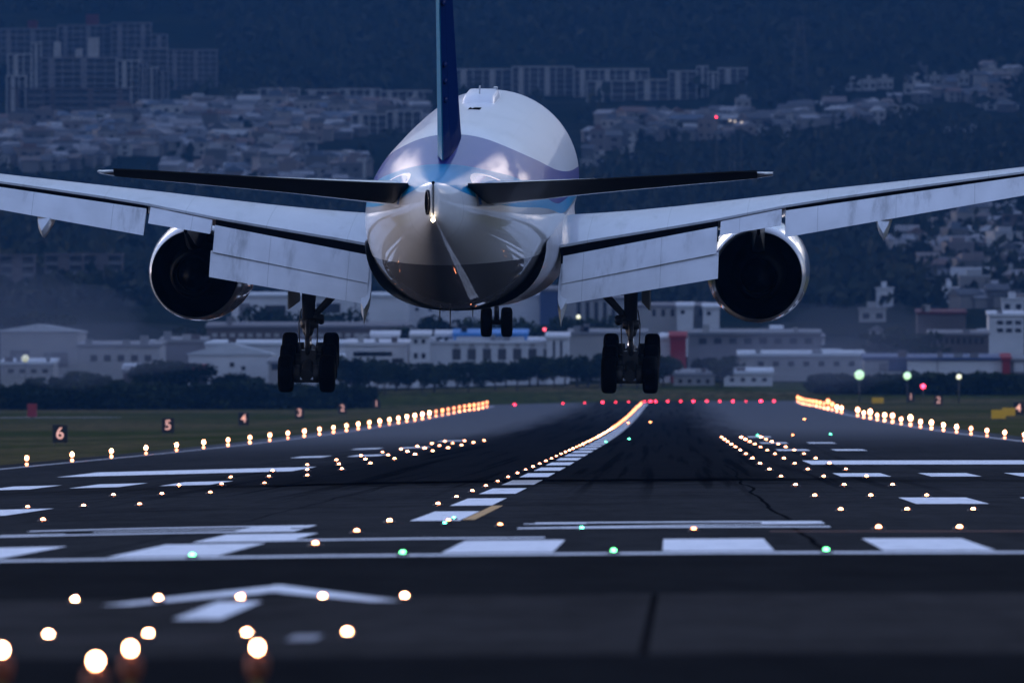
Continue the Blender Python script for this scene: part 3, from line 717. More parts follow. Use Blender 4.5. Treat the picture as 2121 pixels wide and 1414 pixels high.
# ------------------------------------------------------------------ lamps of the airfield
LS = 0.115
def glow(name, c, s, vary=0.0):
    m = mat(name, (0.8,0.8,0.8), 0.4, emit=c, estr=s*LS)
    if vary:
        n, l = nodes(m); oi = n.new('ShaderNodeObjectInfo'); k = mathn(n, l, 'MULTIPLY_ADD', mathn(n, l, 'POWER', oi.outputs['Random'], 1.6), s*LS*vary, s*LS*(1-0.75*vary)); l.new(k, n['Principled BSDF'].inputs['Emission Strength'])
    return m
M['warm'] = glow('warm_lamp_glow', (1.0,0.29,0.12), 44, 0.9)
M['near'] = glow('near_lamp_glow', (1.0,0.33,0.14), 150, 0.5)
M['amber'] = glow('amber_lamp_glow', (1.0,0.22,0.05), 7, 0.7)
M['low'] = glow('lamp_reflection_glow', (1.0,0.26,0.09), 9, 0.8)
M['green'] = glow('green_lamp_glow', (0.10,1.0,0.24), 11)
M['teal_l'] = glow('small_green_lamp_glow', (0.08,0.85,0.45), 14)
M['red'] = glow('red_lamp_glow', (1.0,0.015,0.05), 12, 0.9)
M['lampmetal'] = mat('lamp_housing_metal', (0.05,0.05,0.055), 0.5, 0.6)
M['orange_p'] = mat('orange_lamp_paint', (0.16,0.035,0.01), 0.7)
M['yellow_p'] = mat('yellow_stem_paint', (0.15,0.11,0.02), 0.8)
def inset_proto(name, m, r, housing=True, h=0.035):
    b = MB()
    b.ball((0,0,h*0.6), r, 2, 0, (1,0.8,0.8))
    o = b.build(name, m)
    if housing:
        b = MB(); b.lathe([(-0.02,r*2.4),(0.012,r*2.3),(0.022,r*1.2),(0.012,0.01)], (0,0,0), 'Z', 20, 0); b.build('housing', M['lampmetal'], o)
    return o
def place(proto, used, X, Y, dz=0.012):
    o = proto if not used else copy_tree(proto)
    o.location = (X, Y, gz(X, Y)+dz); used.append(o); return o
# green threshold lamps
pr = inset_proto('threshold_light', M['green'], 0.042); U = []
for px, lab in ((398,'leftmost of the four green threshold lights, in front of the first full stripe'),(834,'second green threshold light from the left, short of the wide gap in the stripes'),
                (1271,'third green threshold light from the left, between two white stripes'),(1711,'rightmost of the four green threshold lights, where the long crack ends')):
    X = (px-VX)*212.2/F
    tag(place(pr, U, X, 212.2, 0.03), lab, 'runway light', 'green threshold lights')
# inset approach lamps before the threshold, five abreast
pr = inset_proto('approach_light', M['near'], 0.026); U = []
XA = -5.4
for r_, (Y, pxs, w) in enumerate(((151.0,(155,328,498,668,838),'by the arrow head'),(121.5,(100,307,511,719),'below the arrow shaft'))):
    for i, px in enumerate(pxs):
        X = (px-VX)*Y/F
        tag(place(pr, U, X, Y, 0.03), f'warm inset approach light {w}, {ORD[i]} from the left in its row', 'approach light', 'inset approach lights')
# lamps on frangible stalks, closest to the viewer
def stalk(px, py, d, lab, first=[]):
    p = at(px, py, d)
    if not first:
        o = empty('stalk_light'); h = 1.0
        b = MB(); b.ball((0,0,0), 0.021, 3, 0, (0.92,0.7,1.12)); b.build('lens', M['near'], o)
        b = MB(); b.lathe([(-0.02,0.062),(-0.08,0.075),(-0.15,0.06),(-0.19,0.035)], (0,0,-0.03), 'Z', 20); b.build('lamp_holder', M['orange_p'], o)
        b = MB(); b.tube((0,0,-0.2),(0,0,-0.62),0.028,0.03,12); b.build('stem', M['yellow_p'], o)
        b = MB(); b.lathe([(-0.64,0.12),(-0.60,0.12),(-0.59,0.05)], (0,0,0), 'Z', 16); b.build('base_plate', M['lampmetal'], o)
        first.append(o)
    else: o = copy_tree(first[0])
    o.location = p
    return tag(o, lab, 'approach light', 'approach lights on orange stalks')
stalk(198,1368,84,'nearest and largest warm lamp on a stalk, lowest of them all')
stalk(270,1342,93,'warm lamp on an orange stalk just right of the nearest one')
stalk(533,1340,93,'warm lamp on an orange stalk overlapping a small inset light')
stalk(3,1345,93,'warm lamp on an orange stalk cut by the left edge of the picture')
# runway edge lamps: a globe on a short stem over a glow added for its ground reflection
def edge_proto(m):
    b = MB(); b.ball((0,0,0.44),0.125,2,0,(0.9,0.9,1.15)); o = b.build('edge_light', m)
    b = MB(); b.tube((0,0,0.1),(0,0,0.34),0.03,0.04,8); b.build('stem', M['lampmetal'], o)
    b = MB(); b.ball((0,0,0.09),0.095,2,0,(0.95,0.95,1.0)); b.build('foot_reflection', M['low'], o)
    return o
ew, ea = edge_proto(M['warm']), edge_proto(M['amber'])
def ordinal(i, n): return ORD[i] if i < 20 else None
Uw, Ua = [], []
k = 0; d = 785.5
while d < 2800:
    far = d > 2150
    o = place(ea if far else ew, Ua if far else Uw, XC-30.4, d, 0.0); q = 1+max(0,d-900)/1500; o.scale = (q,q,q)
    lab = f'{ORD[k]} light from the near end of the left runway edge row' if k < 16 else 'warm light merging into the glowing streak at the far end of the left edge row' if not far else 'orange light in the far glowing tip of the left runway edge row'
    tag(o, lab, 'runway light', 'left runway edge lights' if k < 16 else 'far left runway edge lights' if not far else 'orange far left edge lights')
    d += 59.5; k += 1
k = 0; d = 998.0
while d < 2800:
    if not (1900 < d < 2060):
        far = d > 2150
        o = place(ea if far else ew, Ua if far else Uw, XC+30.0, d, 0.0); q = (1+max(0,d-900)/1500)*(random.uniform(0.9,1.7) if 1300 < d < 2300 else 1); o.scale = (q,q,q)
        lab = f'{ORD[k]} light from the near end of the right runway edge row' if k < 11 else 'warm light in the bright cluster halfway along the right runway edge' if not far else 'orange light in the far cluster of the right runway edge row'
        tag(o, lab, 'runway light', 'right runway edge lights' if k < 11 else 'mid right edge lights' if not far else 'orange far right edge lights')
    d += 59.5; k += 1
# centreline lamps
pr = inset_proto('centreline_light', M['warm'], 0.055); far_pr = inset_proto('centreline_light', M['amber'], 0.085, False); U, V2 = [], []
k = 0; d = 232.7
while d < 2790:
    X = -5.82
    far = d > 1400
    if not (300 < d < 340):
        o = place(far_pr if far else pr, V2 if far else U, X, d, 0.03); q = 1+max(0,d-500)/1700; o.scale = (q,q,q)
        lab = f'{ORD[k]} inset light from the near end of the curving centreline row' if k < 14 else 'inset centreline light in the close-set bend before the far orange streak' if not far else 'orange inset light in the far streak of the centreline row'
        tag(o, lab, 'runway light', 'near centreline lights' if k < 14 else 'middle centreline lights' if not far else 'far centreline lights')
        k += 1
    d += 30.6
# touchdown zone lamps, bars of three on each side
pr = inset_proto('touchdown_light', M['warm'], 0.055); U = []
Wd = ('inner', 'middle', 'outer')
for sd, nm in ((-1,'left'),(1,'right')):
    k = 0; d = 264.0
    while d < 1130:
        for i in range(3):
            X = XC + sd*(9.05 + 1.5*i); px = VX + F*X/d
            if not (-5 < px < 2126): continue
            if sd < 0 and d < 300: continue
            o = place(pr, U, X, d, 0.03); q = 1+max(0,d-350)/800*random.uniform(0.7,1.2); o.scale = (q,q,q)
            tag(o, f'{Wd[i]} light of the {ORD[k]} three-light bar along the {nm} side of the landing zone', 'runway light', f'{nm} touchdown zone lights')
        d += 58.6; k += 1
# red lamps across the far end
pr = inset_proto('runway_end_light', M['red'], 0.22, False); U = []
for i, px in enumerate((1066,1166,1211,1248,1275,1302,1335,1347,1358,1383,1410,1436,1464,1491,1518,1545,1576,1603)):
    Y = 2805.0; X = (px-VX)*Y/F
    o = place(pr, U, X, Y, 0.12)
    s = (1.25 if px in (1248,1464,1576,1603,1347) else 0.75 if px in (1166,1211,1275,1302,1545) else 1.0); o.scale = (s,s,s)
    lab = 'lone red light at the far left corner of the runway, beside the orange streak' if i == 0 else f'{ORD[i-1]} red light from the left in the row across the far runway end' 
    tag(o, lab, 'runway light', 'red runway end lights')
# stray taxiway and guidance lamps set in the surface
pr = inset_proto('taxiway_light', M['teal_l'], 0.042); U = []
for px, py, lab in ((921,1088,'small green inset light, lower left of a pair below the first centreline dash'),(940,1077,'small green inset light, upper right of a pair below the first centreline dash'),
                    (1205,1098,'small green inset light on the double lines of the numeral 2'),(1255,917,'small green light touching the centreline row where it bends'),(1303,911,'small green light right of the bend in the centreline row'),
                    (1720,901,'small green light over the right aiming point block'),(1569,904,'small green light above the right landing zone bars')):
    Y = 100.0
    while Y < 1500:
        p = at(px, py, Y)
        if p.z <= gz(p.x, Y): break
        Y += 1
    o = place(pr, U, p.x, Y, 0.03); s = max(0.8, Y/560); o.scale = (s,s,s)
    tag(o, lab, 'taxiway light', 'green taxiway lights')
pr = inset_proto('guidance_light', mat('orange_inset_glow', (0.8,0.8,0.8), 0.4, emit=(1.0,0.26,0.08), estr=1.6), 0.045); U = []
for px, py, lab in ((929,1083,'small orange inset light between two green ones'),(1036,1092,'small orange inset light left of the numeral 2'),(1437,1102,'dim orange inset light under the numeral 2'),
                    (1666,870,'orange light left of the bright right edge cluster'),(1642,903,'small orange light above the right aiming point block'),(1301,878,'small red-orange light right of the centreline streak'),(1347,876,'small orange light alone on the dark far runway')):
    Y = 100.0
    while Y < 2000:
        p = at(px, py, Y)
        if p.z <= gz(p.x, Y): break
        Y += 1
    o = place(pr, U, p.x, Y, 0.03); s = max(1, Y/600); o.scale = (s,s,s)
    tag(o, lab, 'guidance light', 'orange guidance lights')
# distance boards with lit numerals
def glyph(txt, size, m, name, parent, loc, rot=(PI/2,0,0), depth=0.02):
    cu = bpy.data.curves.new(name, 'FONT'); cu.body = txt; cu.size = size; cu.align_x = 'CENTER'; cu.align_y = 'CENTER'; cu.extrude = depth; cu.offset = 0.008*size
    t = bpy.data.objects.new('lettering', cu); C.objects.link(t)
    dg = bpy.context.evaluated_depsgraph_get(); me = bpy.data.meshes.new_from_object(t.evaluated_get(dg))
    bpy.data.objects.remove(t); o = bpy.data.objects.new(name, me); C.objects.link(o); me.materials.clear(); me.materials.append(m)
    o.parent = parent; o.location = loc; o.rotation_euler = rot; return o
M['digit'] = glow('numeral_glow', (1.0,0.36,0.15), 0.45)
M['board'] = mat('board_black', (0.006,0.006,0.007), 0.6)
M['board_y'] = mat('sign_yellow', (0.30,0.19,0.01), 0.7, emit=(1.0,0.62,0.03), estr=0.008)
def board(X, Y, txt, side):
    g0 = gz(X, Y); b = MB(); b.box(-0.72,0.72,-0.14,0.14,0.3,2.0); o = b.build('distance_board', M['board'], None, (X, Y, g0), bevel=0.03)
    glyph(txt, 1.6, M['digit'], 'numeral', o, (0,-0.16,1.15))
    for x in (-0.5,0.5):
        b = MB(); b.tube((x,0,-0.1),(x,0,0.32),0.05,0.05,8); b.build('post', M['lampmetal'], o)
    return tag(o, f'black distance board with a lit orange {txt} in the grass {side}', 'sign', 'distance boards')
for i, t in enumerate('654321'): board(-58.2, 1354+291*i, t, 'left of the runway')
for t, Y in (('4',1925),('2',2500),('1',2790)): board(47.0, Y, t, 'right of the runway')
def guide(px, d, w, lab):
    X = (px-VX)*d/F; g0 = gz(X, d); b = MB(); b.box(-w/2,w/2,-0.15,0.15,0.3,1.35); o = b.build('guidance_sign', M['board_y'], None, (X, d, g0), bevel=0.03)
    b = MB(); b.box(-w/2-0.06,w/2+0.06,-0.12,0.12,0.24,0.30); b.build('sign_base', M['lampmetal'], o)
    for x in (-w*0.35,w*0.35):
        b = MB(); b.tube((x,0,-0.1),(x,0,0.25),0.05,0.05,8); b.build('post', M['lampmetal'], o)
    tag(o, lab, 'sign', 'yellow guidance signs')
guide(2068,1700,1.7,'yellow taxiway sign, nearer and lower of a pair right of the runway'); guide(2089,1850,1.7,'yellow taxiway sign standing just behind and above another one')
guide(1818,2680,2.2,'small yellow sign far off beyond the right edge lights')
b = MB(); b.tube((0,0,0),(0,0,0.5),0.12,0.12,8,0); b.box(-0.75,0.75,-0.5,0.5,0.45,2.6,1); o = b.build('marker_box', [M['lampmetal'], mat('dull_red_paint', (0.30,0.02,0.03), 0.6)], None, (0,0,0), bevel=0.08)
p = at(66,832,2350); o.location = (p.x, 2350, gz(p.x,2350)); tag(o, 'dull red equipment box at the edge of the grass, far left', 'equipment box')
# ------------------------------------------------------------------ the town and the mountain behind the airfield
def hill_mat():
    m = bpy.data.materials.new('wooded_slope'); n, l = nodes(m); b = n['Principled BSDF']
    tc = n.new('ShaderNodeTexCoord')
    def nz(sc, det):
        z = n.new('ShaderNodeTexNoise'); z.inputs['Scale'].default_value = sc; z.inputs['Detail'].default_value = det; l.new(tc.outputs['Object'], z.inputs['Vector']); return z.outputs['Fac']
    col = mixc(n, l, smooth(n, l, nz(0.006, 5), 0.35, 0.65), (0.010,0.015,0.008), (0.026,0.026,0.014))
    col = mixc(n, l, smooth(n, l, nz(0.06, 6), 0.35, 0.7), col, (0.006,0.009,0.006))
    l.new(col, b.inputs['Base Color']); b.inputs['Roughness'].default_value = 1.0; b.inputs['Specular IOR Level'].default_value = 0.0
    return m
M['hill'] = hill_mat()
b = MB(); ys = [3000+30*k for k in range(0,34)] + [4020+60*k for k in range(0,142)]; xs = [-3000,-2400,-2000,-1700] + [-1500+40*k for k in range(0,76)] + [1700,2000,2400,3000]
g = [[b.bm.verts.new((x, y, tz(x, y) - (0.02 if y > 3000 else 0.015))) for x in xs] for y in ys]
for i in range(len(ys)-1):
    for j in range(len(xs)-1):
        f = b.bm.faces.new((g[i][j], g[i][j+1], g[i+1][j+1], g[i+1][j])); f.smooth = True
tag(b.build('hills', M['hill']), kind='structure')

# -- building materials
def facade(name, c, rough=0.8): return mat(name, c, rough, spec=0.2, var=0.12, vscale=0.12, vdet=4)
M['conc'] = facade('pale_concrete', (0.32,0.31,0.305)); M['conc_d'] = facade('grey_concrete', (0.17,0.16,0.17)); M['white_w'] = facade('white_render', (0.56,0.56,0.58))
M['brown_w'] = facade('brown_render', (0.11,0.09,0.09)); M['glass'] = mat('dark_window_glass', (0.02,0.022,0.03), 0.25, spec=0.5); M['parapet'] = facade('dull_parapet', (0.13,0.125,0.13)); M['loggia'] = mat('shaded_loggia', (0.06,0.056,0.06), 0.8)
M['roof_g'] = facade('grey_roof', (0.20,0.20,0.21)); M['roof_n'] = mat('navy_roof_sheet', (0.03,0.05,0.13), 0.6); M['roof_b'] = mat('blue_roof_sheet', (0.05,0.22,0.55), 0.5); M['roof_r'] = facade('red_roof_panel', (0.26,0.025,0.03)); M['roof_dr'] = facade('dull_red_roof', (0.10,0.022,0.025))
M['pale_roof'] = facade('pale_metal_roof', (0.50,0.52,0.55), 0.6); M['lit'] = mat('lit_window_glow', (0.8,0.8,0.8), 0.5, emit=(1.0,0.72,0.42), estr=1.6)
def span(px0, px1, yt, yb, d):   # frame rectangle -> centre x, width, base z, height at distance d
    return ((px0+px1)/2-VX)*d/F, (px1-px0)*d/F, HE+(VY-yb)*d/F, (yb-yt)*d/F
def sink(X, d, zb, w): return min(zb, tz(X-w/2, d), tz(X+w/2, d)) - 1.0
def base_dist(px, yb):           # distance at which the terrain shows at this frame height
    return hit(px, yb, 3010).y
# a slab of flats: floors of loggias between piers
def flats(px0, px1, yt, yb, lab, wall='conc', bay=4.2, fl=3.0, depth=12, d=None, name='apartment_block', group=None, rooftop=(), roofcol=None):
    d = d or base_dist((px0+px1)/2, yb)
    X, w, z0, h = span(px0, px1, yt, yb, d); zb = sink(X, d, z0, w)
    o = empty(name, (X, d, z0)); nb = max(2, round(w/bay)); nf = max(2, round(h/fl)); bw = w/nb; fh = h/nf
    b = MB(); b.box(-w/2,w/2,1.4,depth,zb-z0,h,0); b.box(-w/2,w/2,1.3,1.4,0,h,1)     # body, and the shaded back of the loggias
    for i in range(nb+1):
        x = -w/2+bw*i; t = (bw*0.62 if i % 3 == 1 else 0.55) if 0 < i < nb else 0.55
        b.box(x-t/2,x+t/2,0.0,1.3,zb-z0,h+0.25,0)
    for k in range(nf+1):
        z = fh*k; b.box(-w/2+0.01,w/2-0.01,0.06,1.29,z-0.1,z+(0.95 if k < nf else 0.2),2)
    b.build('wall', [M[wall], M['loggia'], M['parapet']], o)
    b = MB(); b.box(-w/2-0.3,w/2+0.3,-0.2,depth+0.3,h+0.26,h+0.9,0); b.build('roof', M[roofcol or wall], o)
    for q, ww, hh, c in rooftop:
        x = (q-VX)*d/F - X; s = F/d
        b = MB(); b.box(x-ww/s/2,x+ww/s/2,3,9,h+0.9,h+0.9+hh/s,0); b.build('roof_tower', M[c], o)
    return tag(o, lab, 'apartment block', group)
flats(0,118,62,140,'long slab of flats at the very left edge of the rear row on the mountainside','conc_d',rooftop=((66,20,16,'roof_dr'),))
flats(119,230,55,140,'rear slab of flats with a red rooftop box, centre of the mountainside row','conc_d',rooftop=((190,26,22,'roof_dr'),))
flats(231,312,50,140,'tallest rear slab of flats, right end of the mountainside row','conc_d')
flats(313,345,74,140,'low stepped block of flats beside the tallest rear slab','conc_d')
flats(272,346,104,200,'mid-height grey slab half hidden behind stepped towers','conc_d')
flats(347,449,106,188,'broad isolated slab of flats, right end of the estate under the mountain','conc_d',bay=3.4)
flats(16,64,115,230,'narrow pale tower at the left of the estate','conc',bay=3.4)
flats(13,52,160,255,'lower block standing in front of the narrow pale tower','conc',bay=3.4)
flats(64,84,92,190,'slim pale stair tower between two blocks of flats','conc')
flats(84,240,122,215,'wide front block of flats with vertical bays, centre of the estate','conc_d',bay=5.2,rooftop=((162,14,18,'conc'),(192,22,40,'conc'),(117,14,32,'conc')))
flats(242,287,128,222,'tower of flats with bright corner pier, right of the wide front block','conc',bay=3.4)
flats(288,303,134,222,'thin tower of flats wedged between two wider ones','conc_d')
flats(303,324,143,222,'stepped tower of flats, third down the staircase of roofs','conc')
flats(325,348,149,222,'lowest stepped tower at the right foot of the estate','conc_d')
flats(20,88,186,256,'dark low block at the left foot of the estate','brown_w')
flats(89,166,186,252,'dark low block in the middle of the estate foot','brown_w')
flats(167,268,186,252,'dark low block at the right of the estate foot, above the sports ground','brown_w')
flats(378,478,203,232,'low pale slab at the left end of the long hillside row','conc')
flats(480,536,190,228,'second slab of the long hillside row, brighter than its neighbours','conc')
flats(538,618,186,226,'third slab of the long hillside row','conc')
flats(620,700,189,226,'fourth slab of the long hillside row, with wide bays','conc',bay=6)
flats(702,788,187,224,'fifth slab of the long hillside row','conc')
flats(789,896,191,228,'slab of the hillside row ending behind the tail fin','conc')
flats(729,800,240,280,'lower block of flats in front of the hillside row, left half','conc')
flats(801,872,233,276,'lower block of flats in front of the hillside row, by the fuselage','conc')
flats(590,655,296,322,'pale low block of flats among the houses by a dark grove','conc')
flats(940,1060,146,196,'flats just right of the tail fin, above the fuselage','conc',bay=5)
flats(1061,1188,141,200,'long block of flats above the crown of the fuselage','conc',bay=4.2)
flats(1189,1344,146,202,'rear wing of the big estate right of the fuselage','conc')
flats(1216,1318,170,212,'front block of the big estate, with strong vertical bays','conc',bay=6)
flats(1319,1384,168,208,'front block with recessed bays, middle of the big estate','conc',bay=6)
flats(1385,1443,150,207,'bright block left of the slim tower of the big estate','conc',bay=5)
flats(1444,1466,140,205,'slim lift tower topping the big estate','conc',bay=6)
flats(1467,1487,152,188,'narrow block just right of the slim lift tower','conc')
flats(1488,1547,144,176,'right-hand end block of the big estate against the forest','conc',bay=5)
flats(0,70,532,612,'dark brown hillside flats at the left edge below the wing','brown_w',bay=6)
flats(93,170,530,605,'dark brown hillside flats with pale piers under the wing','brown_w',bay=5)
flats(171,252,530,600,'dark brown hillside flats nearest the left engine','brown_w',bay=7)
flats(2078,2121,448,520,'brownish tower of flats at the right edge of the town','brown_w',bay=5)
flats(0,16,326,372,'pale slim tower rising over the left wing at the frame edge','conc')
# -- white buildings on the right-hand slope
def villa(px0, px1, yt, yb, lab, wall='conc', d=None, name='hillside_house', gable=False, win=3):
    d = d or base_dist((px0+px1)/2, yb); X, w, z0, h = span(px0, px1, yt, yb, d); zb = sink(X, d, z0, w); o = empty(name, (X, d, z0)); dp = max(7, w*0.6)
    b = MB(); b.box(-w/2,w/2,0,dp,zb-z0,h,0); b.build('wall', M[wall], o)
    b = MB()
    if gable:
        k = w*0.22; r = [(-w/2-0.5,h),(0,h+k),(w/2+0.5,h),(w/2+0.5,h-0.25),(-w/2-0.5,h-0.25)]
        b.loft([[(x,-0.5,z) for x,z in r],[(x,dp+0.5,z) for x,z in r]], smooth=False)
    else: b.box(-w/2-0.35,w/2+0.35,-0.35,dp+0.35,h+0.003,h+0.5); b.box(-w/5,w/8,2,5,h+0.5,h+2.2)
    b.build('roof', M['roof_g' if gable else wall], o)
    rows = max(1, int(h/3.2)); cols = max(1, min(win, int(w/2.6)))
    for r_ in range(rows):
        for c_ in range(cols):
            x = -w/2 + w*(c_+0.5)/cols; z = h*(r_+0.5)/rows; ww = w/cols*0.5
            b = MB(); b.box(x-ww/2,x+ww/2,-0.06,0.1,z-0.8,z+0.8); b.build('window', M['glass'], o)
    return tag(o, lab, 'house', 'houses on the right-hand slope')
rv = random.Random(3)
tops = ((1752,1785,168,'first'),(1787,1815,166,'second'),(1817,1850,164,'third, brightest'),(1880,1920,160,'fourth'),(1925,1948,158,'fifth'),(1950,1975,160,'sixth'),(1985,2008,155,'seventh'),(2012,2030,152,'eighth'),(2032,2080,144,'tallest'),(2084,2100,144,'last'))
for x0, x1, y, w in tops: villa(x0, x1, y, y+24, f'{w} white house from the left in the top row below the forest, right slope', win=4)
for x0, x1, y0, y1, lab in ((1708,1738,188,204,'small grey house alone left of the top white row'),(1872,1930,176,200,'dark-fronted villa under the top white row'),(1862,1900,222,240,'house with pale gable among trees, right slope'),(2040,2110,216,230,'long low pale house near the right edge'),
    (1955,1995,266,276,'pinkish lit house on the right slope'),(1996,2030,264,276,'pale low house next to a pinkish lit one'),(1700,1722,282,291,'tiny pale house by the wood, below the villas')):
    villa(x0, x1, y0, y1, lab, gable=y0 > 200)
for i, (x0, x1, y0, y1) in enumerate(((1640,1690,236,256),(1660,1720,244,258),(1740,1790,232,248),(1780,1830,238,252),(1590,1632,262,281),(1560,1588,268,280),(1548,1580,234,252),(1500,1545,240,262),(1450,1500,246,268),(1400,1450,254,276),(1405,1440,238,252),(1345,1395,256,280),(1290,1345,266,286),(1250,1290,270,284),(1460,1520,268,286),(1320,1385,280,294))):
    villa(x0, x1, y0, y1, f'pale house in the hillside cluster right of the fuselage, {ORD[15-i]} from the left', gable=i % 3 == 0)
for i, (x0, x1, y0, y1) in enumerate(((1203,1230,330,352),(1232,1262,322,344),(1264,1298,316,338),(1290,1330,308,330),(1215,1250,345,362))):
    villa(x0, x1, y0, y1, ('bright','pale','grey','wide','low')[i]+' house in the small group touching the right side of the fuselage', gable=i % 2 == 0)
low = ((1632,1668,538,560,'grey low house right of the right engine'),(1838,1880,518,542,'pale house low on the wooded slope right of the engine'),(1915,1962,498,522,'pale house with wide gable below the right wing'),(1978,2000,486,515,'tall narrow pale house below the right wing'),
       (1995,2022,480,520,'bright tall house below the wing tip'),(2030,2068,488,512,'white house near a brown tower, right edge'),(2070,2105,500,540,'grey block of houses under the brown tower'),(2010,2040,525,550,'grey house downhill of the bright tall one'),
       (2060,2121,560,585,'long grey house at the right edge of the slope'),(1815,1850,598,636,'white tower house standing clear right of the engine'),(1950,1984,597,636,'white tower house above reddish roofs'),(2075,2121,620,650,'pale house near the right edge above the offices'),(1780,1835,640,668,'low grey shed left of the white tower house'))
for x0, x1, y0, y1, lab in low: villa(x0, x1, y0, y1, lab, 'conc' if 'grey' in lab else 'white_w', d=base_dist((x0+x1)/2, y1), gable='gable' in lab or 'house low' in lab)
# -- small houses of the dense quarter
M['hw'] = rand_mat('house_wall', [(0.20,0.185,0.18),(0.14,0.12,0.12),(0.25,0.235,0.23),(0.09,0.085,0.085),(0.17,0.135,0.12),(0.34,0.33,0.32)])
M['hr'] = rand_mat('house_roof', [(0.10,0.10,0.11),(0.16,0.13,0.13),(0.07,0.07,0.08),(0.20,0.19,0.20),(0.13,0.08,0.07),(0.09,0.11,0.15),(0.30,0.30,0.31)])
def house_proto(w, dp, h, kind):
    b = MB(); b.box(-w/2,w/2,0,dp,-4,h,0)
    for x in ((-0.27,0.23) if w > 8 else (0.05,)):
        for z in ((0.28,0.74) if h > 5 else (0.5,)): b.box(w*x-w*0.10,w*x+w*0.10,-0.05,0.1,h*z-0.7,h*z+0.6,1)
    o = b.build('house', [M['hw'], M['glass']]); b = MB(); e = 0.6
    if kind == 0:
        k = h+dp*0.24; b.loft([[(x,-e,h),(x,dp/2,k),(x,dp+e,h),(x,dp+e,h-0.2),(x,-e,h-0.2)] for x in (-w/2-e,w/2+e)], smooth=False)
    elif kind == 1:
        k = h+w*0.22; b.loft([[(-w/2-e,y,h),(0,y,k),(w/2+e,y,h),(w/2+e,y,h-0.2),(-w/2-e,y,h-0.2)] for y in (-e,dp+e)], smooth=False)
    elif kind == 2:
        k = h+dp*0.22; a = [(-w/2-e,-e,h),(w/2+e,-e,h),(w/2+e,dp+e,h),(-w/2-e,dp+e,h)]; q = [(-w/6,dp/2,k),(w/6,dp/2,k)]
        for f in ((a[0],a[1],q[1],q[0]),(a[1],a[2],q[1]),(a[2],a[3],q[0],q[1]),(a[3],a[0],q[0])): b.face(f)
        b.face(a[::-1])
    else: b.box(-w/2-0.2,w/2+0.2,-0.2,dp+0.2,h+0.003,h+0.6); b.box(-w/4,w/4,dp*0.4,dp*0.7,h+0.6,h+2.2)
    b.build('roof', M['hr'], o); return o
protos = [house_proto(9,8,5.6,0), house_proto(8,9,6.2,1), house_proto(10,9,5.8,2), house_proto(12,9,8.5,3), house_proto(7,8,3.6,0), house_proto(15,10,7.0,0), house_proto(10,8,9.5,3)]
used_p = [False]*len(protos)
rh = random.Random(11)
def inside(p, poly):
    c = False; x, y = p
    for (x1,y1),(x2,y2) in zip(poly, poly[1:]+poly[:1]):
        if (y1 > y) != (y2 > y) and x < (x2-x1)*(y-y1)/(y2-y1)+x1: c = not c
    return c
regions = [ # outline in the frame, how many, label
 ([(0,262),(260,258),(330,236),(560,232),(700,226),(880,236),(880,262),(720,285),(620,310),(560,318),(470,325),(380,322),(230,326),(200,350),(40,362),(0,330)], 150, 'upper dense quarter'),
 ([(530,312),(640,322),(560,350),(420,350)], 14, 'edge of the dark grove'),
 ([(560,355),(750,345),(755,430),(560,405),(330,372),(330,362)], 30, 'slope between the tailplane and the wing'),
 ([(1205,300),(1260,285),(1330,296),(1240,318),(1205,330)], 8, 'slope beside the fuselage'),
 ([(1245,262),(1460,246),(1640,238),(1840,226),(1850,258),(1640,290),(1250,300)], 36, 'hillside right of the fuselage'),
 ([(1850,160),(2121,150),(2121,240),(1850,215)], 9, 'wooded slope under the white top row'),
 ([(1850,520),(1990,470),(2121,440),(2121,660),(2000,650)], 28, 'slope at the right edge below the wing')]
occ = []
WHERE = ('by the estate of flats','under the hillside row of flats','near the dark grove','toward the left edge of the town')
for poly, n_, lab in regions:
    x0, x1 = min(p[0] for p in poly), max(p[0] for p in poly); y0, y1 = min(p[1] for p in poly), max(p[1] for p in poly); got = 0; tries = 0
    while got < n_ and tries < 6000:
        tries += 1; px, py = rh.uniform(x0,x1), rh.uniform(y0,y1)
        if not inside((px,py), poly) or any(abs(px-a)*1.0+abs(py-c)*3.4 < 27 for a, c in occ): continue
        occ.append((px,py)); p = hit(px, py, 4300); i = rh.choice((0,0,1,1,2,2,3,4,5,6)); 
        o = copy_tree(protos[i]) if used_p[i] else protos[i]; used_p[i] = True
        o.location = (p.x, p.y, p.z-0.3); o.rotation_euler = (0,0,R(rh.choice((0,0,90,180,-20,15,30))+rh.uniform(-8,8))); s = rh.uniform(0.7,1.0)*(0.85 if px > 1200 else 1); o.scale = (s,s,rh.uniform(0.9,1.15))
        got += 1
        if lab.startswith('upper'):
            w = WHERE[0] if px < 350 and py < 300 else WHERE[1] if px >= 350 and py < 285 else WHERE[2] if 300 < px else WHERE[3]
        else: w = lab
        kind = ('wide-eaved','gabled','hipped','flat-roofed','low','long','tall flat-roofed')[i]
        tag(o, f'{kind} small house in the crowded town quarter, {w}' if lab.startswith('upper') else f'{kind} small house on the {w}', 'house', f'{kind} houses {w}')
